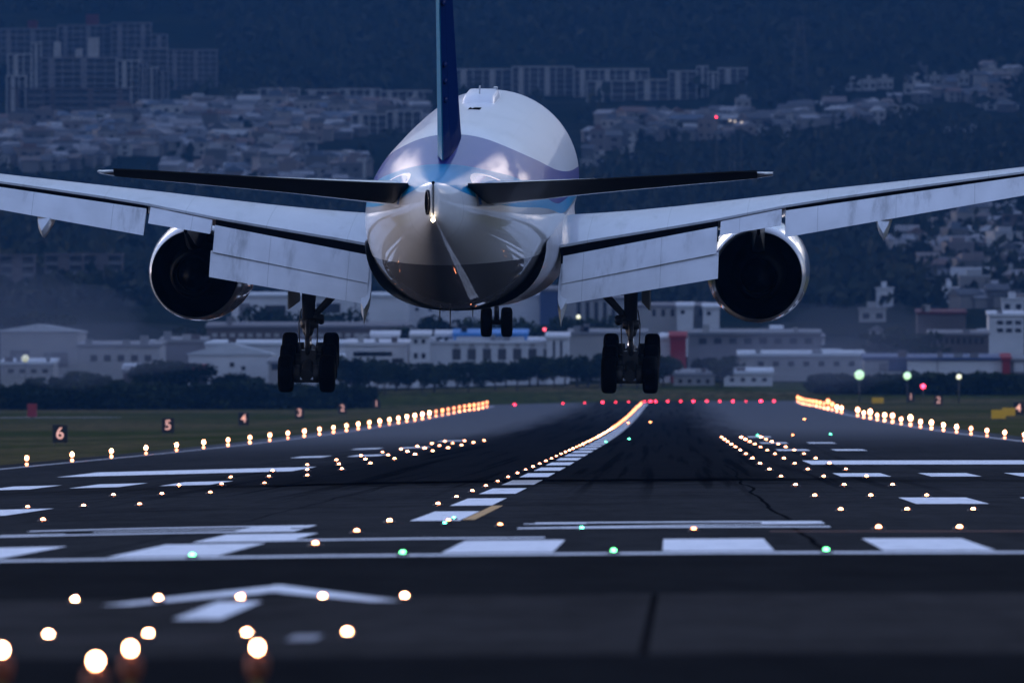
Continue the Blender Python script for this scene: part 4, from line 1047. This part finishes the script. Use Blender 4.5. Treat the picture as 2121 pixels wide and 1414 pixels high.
# the many more roofs behind and between them
b = MB(); cnt = 0
for poly, n_, lab in regions[:3]+regions[4:]:
    x0, x1 = min(p[0] for p in poly), max(p[0] for p in poly); y0, y1 = min(p[1] for p in poly), max(p[1] for p in poly); got = 0; tries = 0
    while got < n_*(5 if 'dense' in lab else 2.2) and tries < 12000:
        tries += 1; px, py = rh.uniform(x0,x1), rh.uniform(y0,y1)
        if not inside((px,py), poly) or any(abs(px-a)*1.0+abs(py-c)*3.4 < 11 for a, c in occ): continue
        occ.append((px,py)); p = hit(px, py, 4300); got += 1; w, dp, h = rh.uniform(5,9), rh.uniform(5,8), rh.uniform(2.8,6)
        mt = Matrix.Translation(p) @ Matrix.Rotation(R(rh.uniform(-40,40)), 4, 'Z'); mi = rh.choice((0,0,1,2)); b.box(-w/2,w/2,0,dp,-4,h,mi,mt)
        k = h+dp*0.25; e = 0.5; b.loft([[mt @ Vector(q) for q in ((x,-e,h),(x,dp/2,k),(x,dp+e,h),(x,dp+e,h-0.2),(x,-e,h-0.2))] for x in (-w/2-e,w/2+e)], smooth=False, mi=rh.choice((3,3,4,5)))
o = b.build('housing_mass', [facade('town_wall_a',(0.19,0.175,0.17)),facade('town_wall_b',(0.11,0.10,0.10)),facade('town_wall_c',(0.28,0.265,0.26)),facade('town_roof_a',(0.10,0.10,0.11)),facade('town_roof_b',(0.18,0.15,0.14)),facade('town_roof_c',(0.26,0.26,0.28))])
tag(o, kind='stuff')
# -- trees: leafy clumps through the crown, trunk, limbs
def leaf_mat(name, c0, c1):
    m = bpy.data.materials.new(name); n, l = nodes(m); b_ = n['Principled BSDF']; g_ = n.new('ShaderNodeNewGeometry'); cr = n.new('ShaderNodeValToRGB')
    cr.color_ramp.elements[0].color = (*c0,1); cr.color_ramp.elements[1].color = (*c1,1); l.new(g_.outputs['Random Per Island'], cr.inputs[0])
    oi = n.new('ShaderNodeObjectInfo'); hv = n.new('ShaderNodeHueSaturation'); l.new(mathn(n, l, 'MULTIPLY_ADD', oi.outputs['Random'], 1.3, 0.5), hv.inputs['Value']); l.new(mathn(n, l, 'MULTIPLY_ADD', oi.outputs['Random'], -0.06, 0.53), hv.inputs['Hue']); l.new(cr.outputs[0], hv.inputs['Color']); l.new(hv.outputs[0], b_.inputs['Base Color'])
    b_.inputs['Roughness'].default_value = 0.9; b_.inputs['Specular IOR Level'].default_value = 0.1; return m
M['leaf'] = leaf_mat('leaves', (0.008,0.014,0.006), (0.024,0.034,0.013)); M['bark'] = mat('bark', (0.05,0.04,0.03), 0.95)
M['leaf2'] = leaf_mat('forest_leaves', (0.005,0.009,0.006), (0.018,0.020,0.011))
rt = random.Random(5)
def leaf_blob(b, c, r, n_, sz, rg, mi=0, flat=0.8):
    for _ in range(n_):
        v = Vector((rg.gauss(0,1), rg.gauss(0,1), rg.gauss(0,1))).normalized()*r*rg.uniform(0.45,1.05); v.z *= flat
        q = Euler((rg.uniform(0,PI),rg.uniform(0,PI),rg.uniform(0,PI))).to_matrix(); s = sz*rg.uniform(0.6,1.3); p = Vector(c)+v
        b.face([p+q @ Vector(t) for t in ((-s,0,0),(0,-s*0.6,0),(s,0,0),(0,s*0.6,0))], mi)
def tree_proto(h, w, name='tree', bush=False):
    o = empty(name); b = MB(); 
    for i in range(16):
        a, e = rt.uniform(0,2*PI), rt.uniform(0.15 if bush else 0.35,0.92); rr = w/2*math.sqrt(max(0.05,1-((e-0.5)/0.6)**2))*rt.uniform(0.35,0.95)
        leaf_blob(b, (rr*math.cos(a), rr*math.sin(a), h*e), w*rt.uniform(0.14,0.24), 95, 0.32, rt)
    leaf_blob(b, (0,0,h*0.6), w*0.34, 160, 0.4, rt); b.build('crown', M['leaf'], o)
    b = MB(); b.tube((0,0,-1.5),(0.1,0,h*0.55),0.16+0.02*h,0.07,8)
    for i in range(5): a = i*1.3; b.tube((0,0,h*(0.2+0.06*i)),(w*0.33*math.cos(a),w*0.33*math.sin(a),h*(0.5+0.07*i)),0.08,0.03,6)
    b.build('trunk', M['bark'], o); return o
TP = [tree_proto(6.0,5.6), tree_proto(7.5,6.0), tree_proto(5.2,6.5), tree_proto(8.5,7)]
BP = [tree_proto(3.2,5.0,'shrub',True), tree_proto(2.4,4.5,'shrub',True)]
tu = {}
def plant(pr, px, ytop, d, h0, lab, group, ground_z=None, wide=1.0):
    X = (px-VX)*d/F; z = tz(X, d) if ground_z is None else ground_z; ztop = HE+(VY-ytop)*d/F; s = max(0.25, (ztop-z)/h0)
    o = copy_tree(pr) if tu.get(pr.name) else pr; tu[pr.name] = 1
    o.location = (X, d, z); o.rotation_euler = (0,0,rt.uniform(0,6.28)); o.scale = (s*wide, s*wide, s); return tag(o, lab, 'tree' if pr.name.startswith('tree') else 'shrub', group)
HT = {TP[0]:6.0,TP[1]:7.5,TP[2]:5.2,TP[3]:8.5,BP[0]:3.2,BP[1]:2.4}
# belt of trees beyond the runway end
belt = [(705,742),(728,748),(752,745),(778,742),(800,752),(824,758),(846,757),(872,752),(898,750),(922,752),(948,750),(972,747),(998,744),(1022,744),(1046,742),(1070,746),(1094,744),(1118,740),(1144,744),(1168,748),(1192,742),(1216,738),(1240,736),(1264,736),(1290,734),(1318,738),(1344,738),(1370,740),(1392,742),(1470,742),(1494,738),(1520,740)]
for i, (px, yt) in enumerate(belt):
    pr = TP[i % 3]; w = 'left of the white factory' if px < 850 else 'in front of the white factory' if px < 1190 else 'between the nose wheel and the right main gear' if px < 1400 else 'right of the right main gear'
    plant(pr, px+rt.uniform(-4,4), yt+rt.uniform(-5,9), 2960+rt.uniform(-25,30), HT[pr], f'dark bushy tree of the belt {w}', f'belt trees {w}', wide=rt.uniform(0.9,1.35))
for i, (px, yt, lab) in enumerate(((300,752,'rounded'),(332,744,'tallest rounded'),(366,746,'broad'),(398,750,'low right-hand'),(455,774,'low spreading'),(492,770,'taller spreading'),(530,776,'trailing'),(75,778,'squat'),(120,776,'dense squat'),(165,766,'dense rounded'),(205,770,'dense tapering'),(242,782,'last'))):
    w = 'of the clump left of the left main gear' if 280 < px < 420 else 'close to the left main gear' if px > 420 else 'of the low thicket at the left edge'
    plant(TP[2] if i % 2 else TP[0], px, yt+4, 2990, HT[TP[2] if i % 2 else TP[0]], f'{lab} dark tree {w}', 'trees at the left end of the field', wide=1.3)
for i in range(30):
    px = 20+i*24+rt.uniform(-6,6); pr = BP[i % 2]
    plant(pr, px, 803+rt.uniform(-6,6), 2850, HT[pr], 'dark shrub in the low hedge along the far edge of the grass', 'hedge shrubs', wide=1.6)
for i in range(16):
    px = 1720+i*26+rt.uniform(-6,6); pr = BP[i % 2]
    plant(pr, px, 782+rt.uniform(-5,7), 2900, HT[pr], 'dark shrub in the row below the long white wall', 'shrubs by the white wall', wide=1.6)
for px, yt, d, lab in ((600,648,3420,'tree before the windows of the big white depot, left'),(655,652,3420,'tree before the middle of the big white depot'),(530,640,3430,'tree at the left corner of the big white depot'),(690,645,3410,'round tree beside the left landing gear strut'),
    (860,664,3300,'tree row left end, above the factory roof'),(900,660,3300,'tall tree in the row above the factory roof'),(945,664,3300,'bushy tree in the row above the factory roof'),(990,664,3300,'tree in the row right behind the nose wheel'),(1110,664,3300,'low tree right of the nose wheel'),(1150,660,3300,'spreading tree right of the nose wheel'),(1195,664,3300,'low tree beside the right flap tip'),(1240,660,3300,'last tree of the row before the right main gear'),
    (1830,690,3350,'broad dark tree left of the white office block'),(1870,680,3350,'tall dark tree left of the white office block'),(1905,690,3350,'rounded dark tree left of the white office block'),(100,650,3500,'broad tree above the low hall, left edge'),(60,655,3500,'left tree above the low hall'),(390,680,3350,'dark tree right under the left engine'),(420,690,3350,'dark tree between the left engine and the long low hall')):
    plant(TP[3], px, yt, d, HT[TP[3]], lab, 'trees among the buildings', wide=1.5)
# -- halls and factories along the far side of the airfield
def hall(px0, px1, yt, yb, d, lab, wall='white_w', roof='pale_roof', depth=30, wins=(), name='warehouse', cat='warehouse', rise=0, extra=()):
    X, w, z0, h = span(px0, px1, yt, yb, d); zb = min(sink(X, d, z0, w), z0); o = empty(name, (X, d, z0)); s = F/d
    b = MB(); b.box(-w/2,w/2,0,depth,zb-z0,h,0); b.build('wall', M[wall], o)
    b = MB()
    if rise:
        b.loft([[(-w/2-0.3,y,h+0.003),(0,y,h+rise),(w/2+0.3,y,h+0.003),(w/2+0.3,y,h-0.3),(-w/2-0.3,y,h-0.3)] for y in (-0.4,depth+0.4)], smooth=False)
    else: b.loft([[(-w/2-0.3,-0.4,h-0.35),(w/2+0.3,-0.4,h-0.35),(w/2+0.3,-0.4,h+0.25),(-w/2-0.3,-0.4,h+0.25)],[(-w/2-0.3,depth,h+0.55),(w/2+0.3,depth,h+0.55),(w/2+0.3,depth,h+1.2),(-w/2-0.3,depth,h+1.2)]], smooth=False)
    b.build('roof', M[roof], o)
    q = random.Random(int(px0*7+yt))
    for i in range(q.randint(1, 3) if w > 6 and not rise else 0):
        x = q.uniform(-w*0.42,w*0.42); ww = q.uniform(0.8,2.2); hh = q.uniform(0.7,2.0)
        b = MB(); b.box(x-ww/2,x+ww/2,1.2,3.5,h+0.1,h+0.3+hh); b.build('roof_plant', M[q.choice(('conc_d','brown_w','conc','roof_g'))], o)
    for (a, c, t, u, m, nm) in wins:     # frame rectangles on the front
        x0, x1 = (a-VX)/s-X, (c-VX)/s-X; z1, z2 = HE+(VY-t)/s-z0, HE+(VY-u)/s-z0
        b = MB(); b.box(x0,x1,-0.12,0.1,z2,z1); b.build(nm, M[m], o)
    return tag(o, lab, cat)
W = lambda x, w, t, u: (x, x+w, t, u, 'glass', 'window')
def row(x0, x1, n_, t, u, fill=0.5, m='glass', nm='window'):
    p = (x1-x0)/n_; return [(x0+p*i+p*(1-fill)/2, x0+p*i+p*(1+fill)/2, t, u, m, nm) for i in range(n_)]
hall(480,842,612,665,3560,'big white depot behind the left landing gear with tall dark bays','white_w','pale_roof',40,[(495,518,628,660,'conc_d','bay'),(548,592,632,650,'glass','window'),(545,590,650,665,'brown_w','bay'),(655,705,628,648,'glass','window'),(735,738,620,665,'conc_d','downpipe')],rise=0)
hall(840,1118,612,668,3600,'large pale hall behind the fuselage belly, nearly windowless','white_w','pale_roof',40,row(850,960,4,636,644,0.25))
hall(1118,1158,600,672,3590,'dark blue tower block between pale halls','roof_n','conc_d',20,name='office_tower',cat='building')
hall(1160,1300,618,676,3620,'grey office block with vertical bays, left of the right main gear','conc','conc_d',25,row(1190,1280,5,625,665,0.45),name='office_block',cat='building')
hall(428,846,676,712,3300,'long low hall with a dark strip of windows','brown_w','conc_d',20,row(435,840,22,690,698,0.6,'conc','window')+[(432,842,703,709,'glass','window_strip')])
hall(425,730,712,760,3200,'wide pale shed with a flat metal roof, left of the left main gear','white_w','pale_roof',60,[W(505,14,742,752),W(560,14,748,760)])
hall(390,560,732,790,3120,'low white shed with a shallow gable, beside the tree clump','white_w','pale_roof',40,[W(476,9,750,760),W(500,8,758,766)],rise=2.4)
hall(556,600,750,792,3100,'small grey-white workshop by the left main gear','conc','roof_g',14,[W(562,16,752,766)])
hall(600,715,742,782,3110,'pale low annex mostly behind the left main gear','white_w','pale_roof',30,row(610,700,4,755,764,0.4))
hall(715,845,712,770,3060,'white two-storey factory wing with a curved dark window','white_w','white_w',25,[(732,812,728,737,'glass','window_strip'),(736,806,731,736,'white_w','window_blind'),W(812,24,742,752),W(790,16,744,752)],name='factory',cat='factory')
hall(768,825,695,712,3085,'white rooftop storey set back on a factory wing','white_w','white_w',12,name='factory',cat='factory')
hall(850,890,694,766,3050,'white stair block with four square windows','white_w','white_w',18,[W(857,8,702,711),W(873,8,702,711),W(857,8,731,742),W(873,8,731,742)],name='factory',cat='factory')
hall(890,1168,708,752,3055,'long white factory with seven tall bays under a blue roof banner','white_w','white_w',22,row(930,1150,7,722,745,0.55,'loggia','bay')+row(930,1150,7,710,720,0.35,'conc','panel')+[W(903,7,700,708),W(920,7,700,708)],name='factory',cat='factory')
hall(902,938,694,712,3062,'small white block on the left end of a factory roof','white_w','white_w',10,[W(908,8,698,705),W(922,8,698,705)],name='factory',cat='factory')
hall(940,1092,692,708,3058,'bright blue rooftop sign panel along a white factory','roof_b','roof_b',6,name='roof_sign',cat='sign',wins=[(945,1086,697,704,'white_w','sign_stripe')])
hall(1132,1178,698,745,3050,'narrow white block at the right end of the factory','white_w','white_w',18,row(1140,1170,2,705,740,0.3),name='factory',cat='factory')
hall(1178,1340,690,740,3150,'grey hall filling the gap before the right main gear','conc','roof_g',25)
hall(1368,1390,700,738,3050,'white panel building hugging the right main gear','white_w','white_w',10,name='kiosk',cat='building')
hall(1388,1421,697,736,3045,'red boxy shop front right of the right main gear','roof_r','roof_r',10,name='shop',cat='shop')
hall(1300,1470,634,690,3700,'pale apartment house group behind the right main gear','conc','conc_d',20,row(1345,1460,6,640,655,0.4),name='building',cat='building')
hall(1402,1436,634,690,3690,'white tower house, left of two behind the right main gear','white_w','white_w',10,[W(1410,8,642,650)],name='building',cat='building')
hall(1456,1490,636,690,3690,'white tower house, right of two under the right engine','white_w','white_w',10,[W(1464,8,645,653)],name='building',cat='building')
hall(1425,1700,690,735,3400,'long dull hall under the right engine','conc_d','roof_g',30,row(1440,1690,8,700,712,0.5))
hall(1530,1790,735,772,3080,'long pale shed beyond the red end lights','conc','pale_roof',30,row(1560,1780,7,748,758,0.4))
hall(1880,2075,743,775,3020,'long plain white wall of a freight hall at the right','white_w','roof_n',30,[(1940,1943,744,774,'conc','seam')],name='freight_hall')
hall(1790,1880,742,776,3025,'blue and grey end of the freight hall','conc','roof_n',30,[(1840,1878,746,768,'roof_n','panel'),(1820,1838,752,768,'conc_d','gate')],name='freight_hall')
hall(2076,2092,742,774,3018,'red gate end of the freight hall','roof_r','roof_r',12,name='gatehouse',cat='building')
hall(2093,2121,745,775,3020,'grey-green shed at the right edge behind the signs','conc_d','roof_g',12,[(2100,2121,750,770,'white_w','panel')])
hall(2048,2121,652,696,3450,'pale office block with two rows of oval dark windows at the right edge','white_w','white_w',20,row(2062,2118,3,664,672,0.7)+row(2062,2118,3,680,688,0.7),name='office_block',cat='building')
hall(1925,2048,692,732,3380,'dark long office behind the freight hall','brown_w','conc_d',20,row(1930,2040,9,700,712,0.55))
hall(1900,2000,648,676,3600,'reddish roofed hall under a white tower house','brown_w','roof_dr',20)
hall(0,160,684,760,3200,'large grey hangar at the left edge, blurred','conc','pale_roof',50,[(20,60,725,760,'conc_d','gate'),(90,140,730,760,'conc_d','gate')],rise=1.5,name='hangar',cat='hangar')
hall(160,330,715,780,3150,'grey-blue sheds under the left engine plume','conc','roof_g',40,row(180,320,5,735,748,0.5))
hall(330,425,706,760,3260,'dark block of sheds under the left engine','conc_d','roof_g',25)
hall(0,110,752,790,3040,'low pale shed at the left edge behind the thicket','conc','pale_roof',25,row(10,105,4,764,772,0.5))
hall(255,300,768,796,3000,'small pink-grey building left of the tree clump','brown_w','roof_g',12)
hall(395,425,765,796,2990,'small pink house among the tree clump','brown_w','roof_r',10,[W(402,6,775,783)])
hall(1395,1480,775,802,2960,'cluster of pale site huts beyond the red end lights','conc','roof_g',10,row(1400,1475,4,785,793,0.4),name='site_hut',cat='hut')
hall(1500,1600,772,800,2955,'low pale hut right of the site huts','white_w','pale_roof',10,row(1505,1595,4,782,790,0.4),name='site_hut',cat='hut')
ZN = (('left of the left engine',0,300),('between the left engine and the left landing gear',300,640),('behind the fuselage belly',640,1200),('around the right landing gear',1200,1480),('under the right engine',1480,1720),('near the freight hall',1720,2121))
rb = random.Random(17)
for zn, x0, x1 in ZN:
    for i in range(int((x1-x0)/19)):
        px = rb.uniform(x0, x1-20); w = rb.uniform(12,46); h = rb.uniform(9,26); dd = rb.uniform(3120,3900)
        yb = VY-(curve(TT,dd))*F/dd; yt = yb-h-rb.uniform(0,14); wl_ = rb.choice(('conc','conc','conc_d','white_w','brown_w','conc_d'))
        kind = rb.choice(('plain','gabled','flat-roofed')); 
        hall(px, px+w, yt, yb, dd, f'small {"pale" if wl_ in ("conc","white_w") else "dull"} {kind} building {zn}', wl_, rb.choice(('roof_g','pale_roof','conc_d')), rb.uniform(8,16), row(px+2, px+w-2, max(1,int(w/11)), yt+(yb-yt)*0.3, yt+(yb-yt)*0.55, rb.uniform(0.35,0.65)), 'building', 'building', 1.6 if kind == 'gabled' else 0)['group'] = f'small {"pale" if wl_ in ("conc","white_w") else "dull"} {kind} buildings {zn}'
# white-green lamps of the apron, and other far lamps on masts
M['flood'] = glow('apron_lamp_glow', (0.55,1.0,0.50), 0.9); M['flood2'] = glow('pale_lamp_glow', (0.95,0.95,0.62), 1.0)
def mast(px, py, d, r, m, lab, cat='floodlight', name='floodlight_mast'):
    p = at(px, py, d); g0 = tz(p.x, d); o = empty(name, (p.x, d, g0)); H = p.z-g0
    b = MB(); b.ball((0,0,H), r, 2, 0, (1,0.6,1)); b.build('lamp', m, o); b = MB(); b.tube((0,0,-0.5),(0,0,max(0.1,H-r*0.8)),0.12,0.08,8); b.build('pole', M['lampmetal'], o)
    return tag(o, lab, cat)
mast(1780,776,2790,0.95,M['flood'],'largest greenish-white floodlight, left of three below the white wall'); mast(1879,778,2790,0.75,M['flood'],'greenish floodlight, middle of three below the white wall'); mast(1986,780,2790,0.5,M['flood2'],'small pale floodlight, right of three below the white wall')
mast(1198,656,3480,0.5,M['flood2'],'small pale lamp shining left of the right main gear')
mast(52,742,3010,0.8,glow('dim_lamp_glow',(0.6,0.6,0.3),0.5),'dim yellowish lamp in front of the left hangar')
mast(1912,800,2860,0.45,M['red'],'small red lamp under the freight hall','warning light','warning_light'); mast(1484,243,5300,0.28,M['red'],'red lamp among the hillside houses right of the fuselage','warning light','warning_light'); mast(1128,682,3250,0.35,glow('dim_red_glow',(1,0.05,0.08),3.0),'dim red lamp above the factory roof','warning light','warning_light')
for px, py, lab in ((118,255,'first bright lamp by the sports ground below the estate'),(127,261,'second, lowest lamp by the sports ground'),(140,255,'third lamp by the sports ground, right of the others')):
    mast(px, py, 6450, 0.9, M['lit'], lab, 'street lamp', 'street_lamp')
for px, py in ((1512,250),(1522,252),(1536,254)): mast(px, py, 5250, 0.4, glow('town_lamp_glow',(1.0,0.75,0.5),0.7), 'dim warm lamp in a row among the hillside houses', 'street lamp', 'street_lamp')['group'] = 'dim hillside lamps'
# lattice tower on the mountain
M['pylon'] = mat('weathered_steel', (0.035,0.035,0.035), 0.7)
p0 = hit(1657, 236, 5000); Y = p0.y; s = Y/F; o = empty('transmission_tower', p0); Ht = (236-35)*s; b = MB(); wb, wt = 5.0, 1.2
for sx in (-1,1):
    for sy in (-1,1): b.tube((sx*wb,sy*wb,0),(sx*wt,sy*wt,Ht),0.25,0.2,5)
for k in range(12):
    z0, z1 = Ht*k/12, Ht*(k+1)/12; a0, a1 = wb+(wt-wb)*k/12, wb+(wt-wb)*(k+1)/12
    for sy in (-1,1): b.tube((-a0,sy*a0,z0),(a1,sy*a1,z1),0.10,0.10,4); b.tube((a0,sy*a0,z0),(-a1,sy*a1,z1),0.10,0.10,4)
b.build('lattice', M['pylon'], o)
for z, w in ((0.97,5),(0.88,7),(0.79,8.5),(0.70,8)):
    b = MB(); b.tube((-w,0,Ht*z),(w,0,Ht*z),0.16,0.16,5); b.tube((-w,0,Ht*z),(0,0,Ht*(z+0.03)),0.1,0.1,5); b.tube((w,0,Ht*z),(0,0,Ht*(z+0.03)),0.1,0.1,5); b.build('cross_arm', M['pylon'], o)
tag(o, 'faint lattice power pylon standing on the wooded mountain', 'pylon')
# the sports ground, and a pale perimeter road
p = hit(80,268,5000); b = MB(); k = 20
pts = [hit(80+62*math.cos(a)*1.0, 268+9*math.sin(a), 5200)+Vector((0,0,1.0)) for a in [2*PI*i/k for i in range(k)]]
b.face(pts); tag(b.build('sports_ground', mat('green_turf', (0.03,0.10,0.055), 1.0)), kind='structure')
b = MB(); quad_patch(b, ((-330,2440),(-95,2440),(-95,2462),(-330,2462)), 0.02, 3, 12); tag(b.build('perimeter_road', mat('pale_concrete_road', (0.28,0.28,0.30), 0.9)), kind='structure')
# the forest of the mountain: one mass
b = MB(); rf = random.Random(21)
clear = [[(0,30),(460,30),(460,250),(900,180),(900,430),(0,372)],[(930,135),(1560,135),(1560,300),(1200,360),(930,240)],[(1560,222),(1840,222),(1840,262),(1560,296)],[(1740,140),(2121,140),(2121,280),(1740,216)]]
n_ = 0
while n_ < 9000:
    px, py = rf.uniform(-200,2320), rf.uniform(-220,640) if rf.random() < 0.8 else rf.uniform(250,640)
    if any(inside((px,py), c) for c in clear) and rf.random() > 0.06: continue
    p = hit(px, py, 3900); n_ += 1
    r = rf.uniform(2.4,5.5)*(1.0 if p.y < 6500 else 1.4); leaf_blob(b, (p.x, p.y, p.z+r*0.6), r, 11, r*0.55, rf, 0, 1.1)
o = tag(b.build('forest', M['leaf2']), kind='stuff')
# ------------------------------------------------------------------ light, air, camera
SUN_EL, SUN_AZ = 1.5, -66.0      # dusk: the sun is behind the mountain, ahead and a little to the right
W_ = bpy.data.worlds.new('World'); SC.world = W_; W_.use_nodes = True
n, l = W_.node_tree.nodes, W_.node_tree.links; bg = n['Background']
sky = n.new('ShaderNodeTexSky'); sky.sky_type = 'NISHITA'; sky.sun_disc = False
sky.sun_elevation = R(SUN_EL); sky.sun_rotation = R(SUN_AZ); sky.altitude = 0; sky.air_density = 1.3; sky.dust_density = 1.0; sky.ozone_density = 3.0
tint = n.new('ShaderNodeMix'); tint.data_type = 'RGBA'; tint.blend_type = 'MULTIPLY'; tint.inputs[0].default_value = 1.0; tint.clamp_result = False
tint.inputs[7].default_value = (0.745, 0.86, 1.10, 1)     # the cool white balance of the dusk light
hs = n.new('ShaderNodeHueSaturation'); hs.inputs['Saturation'].default_value = 0.42
l.new(sky.outputs[0], hs.inputs['Color']); l.new(hs.outputs[0], tint.inputs[6]); tg = n.new('ShaderNodeTexCoord'); mp = n.new('ShaderNodeMapping'); mp.inputs['Scale'].default_value = (1.0, 1.0, 2.6); l.new(tg.outputs['Generated'], mp.inputs[0])
cn = n.new('ShaderNodeTexNoise'); cn.inputs['Scale'].default_value = 2.6; cn.inputs['Detail'].default_value = 8; cn.inputs['Roughness'].default_value = 0.55; l.new(mp.outputs[0], cn.inputs['Vector'])
cr = n.new('ShaderNodeValToRGB'); e = cr.color_ramp.elements; e[0].position = 0.36; e[0].color = (0.42,0.44,0.52,1); e[1].position = 0.50; e[1].color = (0.62,0.63,0.70,1)
q = e.new(0.58); q.color = (1.7,1.55,1.45,1); q = e.new(0.68); q.color = (3.6,3.1,2.6,1)     # broken cloud with lit edges
cm = n.new('ShaderNodeMix'); cm.data_type = 'RGBA'; cm.blend_type = 'MULTIPLY'; cm.inputs[0].default_value = 1.0; cm.clamp_result = False
l.new(tint.outputs[2], cm.inputs[6]); l.new(cr.outputs[0], cm.inputs[7])
last = cm.outputs[2]                       # unseen bright patches added to the sky for glints on the tail
for L, a, b_, g in (((-0.17,0.96,0.175),0.9948,0.9992,2.4),((0.22,0.95,0.185),0.9925,0.9990,2.6),((0.62,0.78,0.16),0.985,0.998,0.9)):
    dv = n.new('ShaderNodeVectorMath'); dv.operation = 'DOT_PRODUCT'; l.new(tg.outputs['Generated'], dv.inputs[0]); dv.inputs[1].default_value = Vector(L).normalized()
    nz = n.new('ShaderNodeTexNoise'); nz.inputs['Scale'].default_value = 11; nz.inputs['Detail'].default_value = 7; l.new(mp.outputs[0], nz.inputs['Vector'])
    k = mathn(n, l, 'MULTIPLY', smooth(n, l, dv.outputs['Value'], a, b_), smooth(n, l, nz.outputs['Fac'], 0.38, 0.62))
    ad = n.new('ShaderNodeMix'); ad.data_type = 'RGBA'; ad.blend_type = 'ADD'; ad.clamp_result = False; l.new(mathn(n, l, 'MULTIPLY', k, g), ad.inputs[0]); l.new(last, ad.inputs[6]); ad.inputs[7].default_value = (1.0,0.86,0.80,1); ad.clamp_factor = False
    last = ad.outputs[2]
l.new(last, bg.inputs[0]); bg.inputs[1].default_value = 0.15
sd = bpy.data.lights.new('sun', 'SUN'); sd.energy = 0.05; sd.angle = R(0.5); sd.color = (1.0, 0.82, 0.65)
so = bpy.data.objects.new('sun', sd); C.objects.link(so)
v = Vector((math.sin(R(SUN_AZ))*math.cos(R(SUN_EL)), math.cos(R(SUN_AZ))*math.cos(R(SUN_EL)), math.sin(R(SUN_EL))))
so.rotation_euler = (-v).to_track_quat('-Z', 'Y').to_euler(); so.location = (0, 0, 300)
# air: even haze over field, town and mountain
b = MB(); b.box(-3200,3200,-4200,12600,-40,1000); hz = b.build('haze', None)
hz.data.materials.clear(); hm = bpy.data.materials.new('thin_haze'); n, l = nodes(hm); n.remove(n['Principled BSDF'])
pv = n.new('ShaderNodeVolumePrincipled'); pv.inputs['Color'].default_value = (0.028,0.095,0.225,1); pv.inputs['Density'].default_value = 9e-5; pv.inputs['Anisotropy'].default_value = 0.3
l.new(pv.outputs[0], n['Material Output'].inputs['Volume']); hz.data.materials.append(hm); tag(hz, kind='stuff')
# camera
cd = bpy.data.cameras.new('camera'); cam = bpy.data.objects.new('camera', cd); C.objects.link(cam); SC.camera = cam
cd.sensor_width = 36.0; cd.lens = 36.0*F/2121.0; cd.clip_start = 1.0; cd.clip_end = 40000
yaw = math.atan((VX-1060.5)/F); pit = math.atan((VY-707.0)/F)
cam.location = (0, 0, HE); cam.rotation_euler = (PI/2+pit, 0, yaw)
cd.dof.use_dof = True; cd.dof.focus_distance = 468.0; cd.dof.aperture_fstop = 3.8
SC.render.engine = 'CYCLES'; SC.view_settings.view_transform = 'Standard'; SC.view_settings.look = 'None'; SC.view_settings.exposure = 4.0; SC.view_settings.gamma = 1.0
SC.cycles.use_denoising = True; SC.cycles.max_bounces = 8; SC.cycles.volume_bounces = 1; SC.cycles.sample_clamp_indirect = 4.0; SC.cycles.use_light_tree = True

# hot exhaust drifting behind the engines
def plume(px, py, d, rx, ry, rz, seed):
    b = MB(); b.ball((0,0,0), 1.0, 4)
    for v in b.bm.verts:
        k = 1 + 0.35*noise.noise(v.co*1.6+Vector((seed,0,0))) + 0.18*noise.noise(v.co*4+Vector((0,seed,0)))
        v.co = Vector((v.co.x*rx*k, v.co.y*ry, v.co.z*rz*k))
    o = b.build('exhaust_haze', plume_m, None, at(px, py, d)); tag(o, kind='stuff')
plume_m = bpy.data.materials.new('exhaust_gas'); n, l = nodes(plume_m); n.remove(n['Principled BSDF'])
pv = n.new('ShaderNodeVolumePrincipled'); pv.inputs['Color'].default_value = (0.30,0.34,0.46,1); pv.inputs['Density'].default_value = 0.007
l.new(pv.outputs[0], n['Material Output'].inputs['Volume'])
plume(30, 665, 395, 3.4, 14, 1.5, 1.0); plume(140, 728, 380, 4.4, 12, 0.85, 2.4); plume(1760, 705, 395, 2.7, 14, 1.05, 5.0); plume(1640, 752, 380, 3.2, 12, 0.72, 7.3)
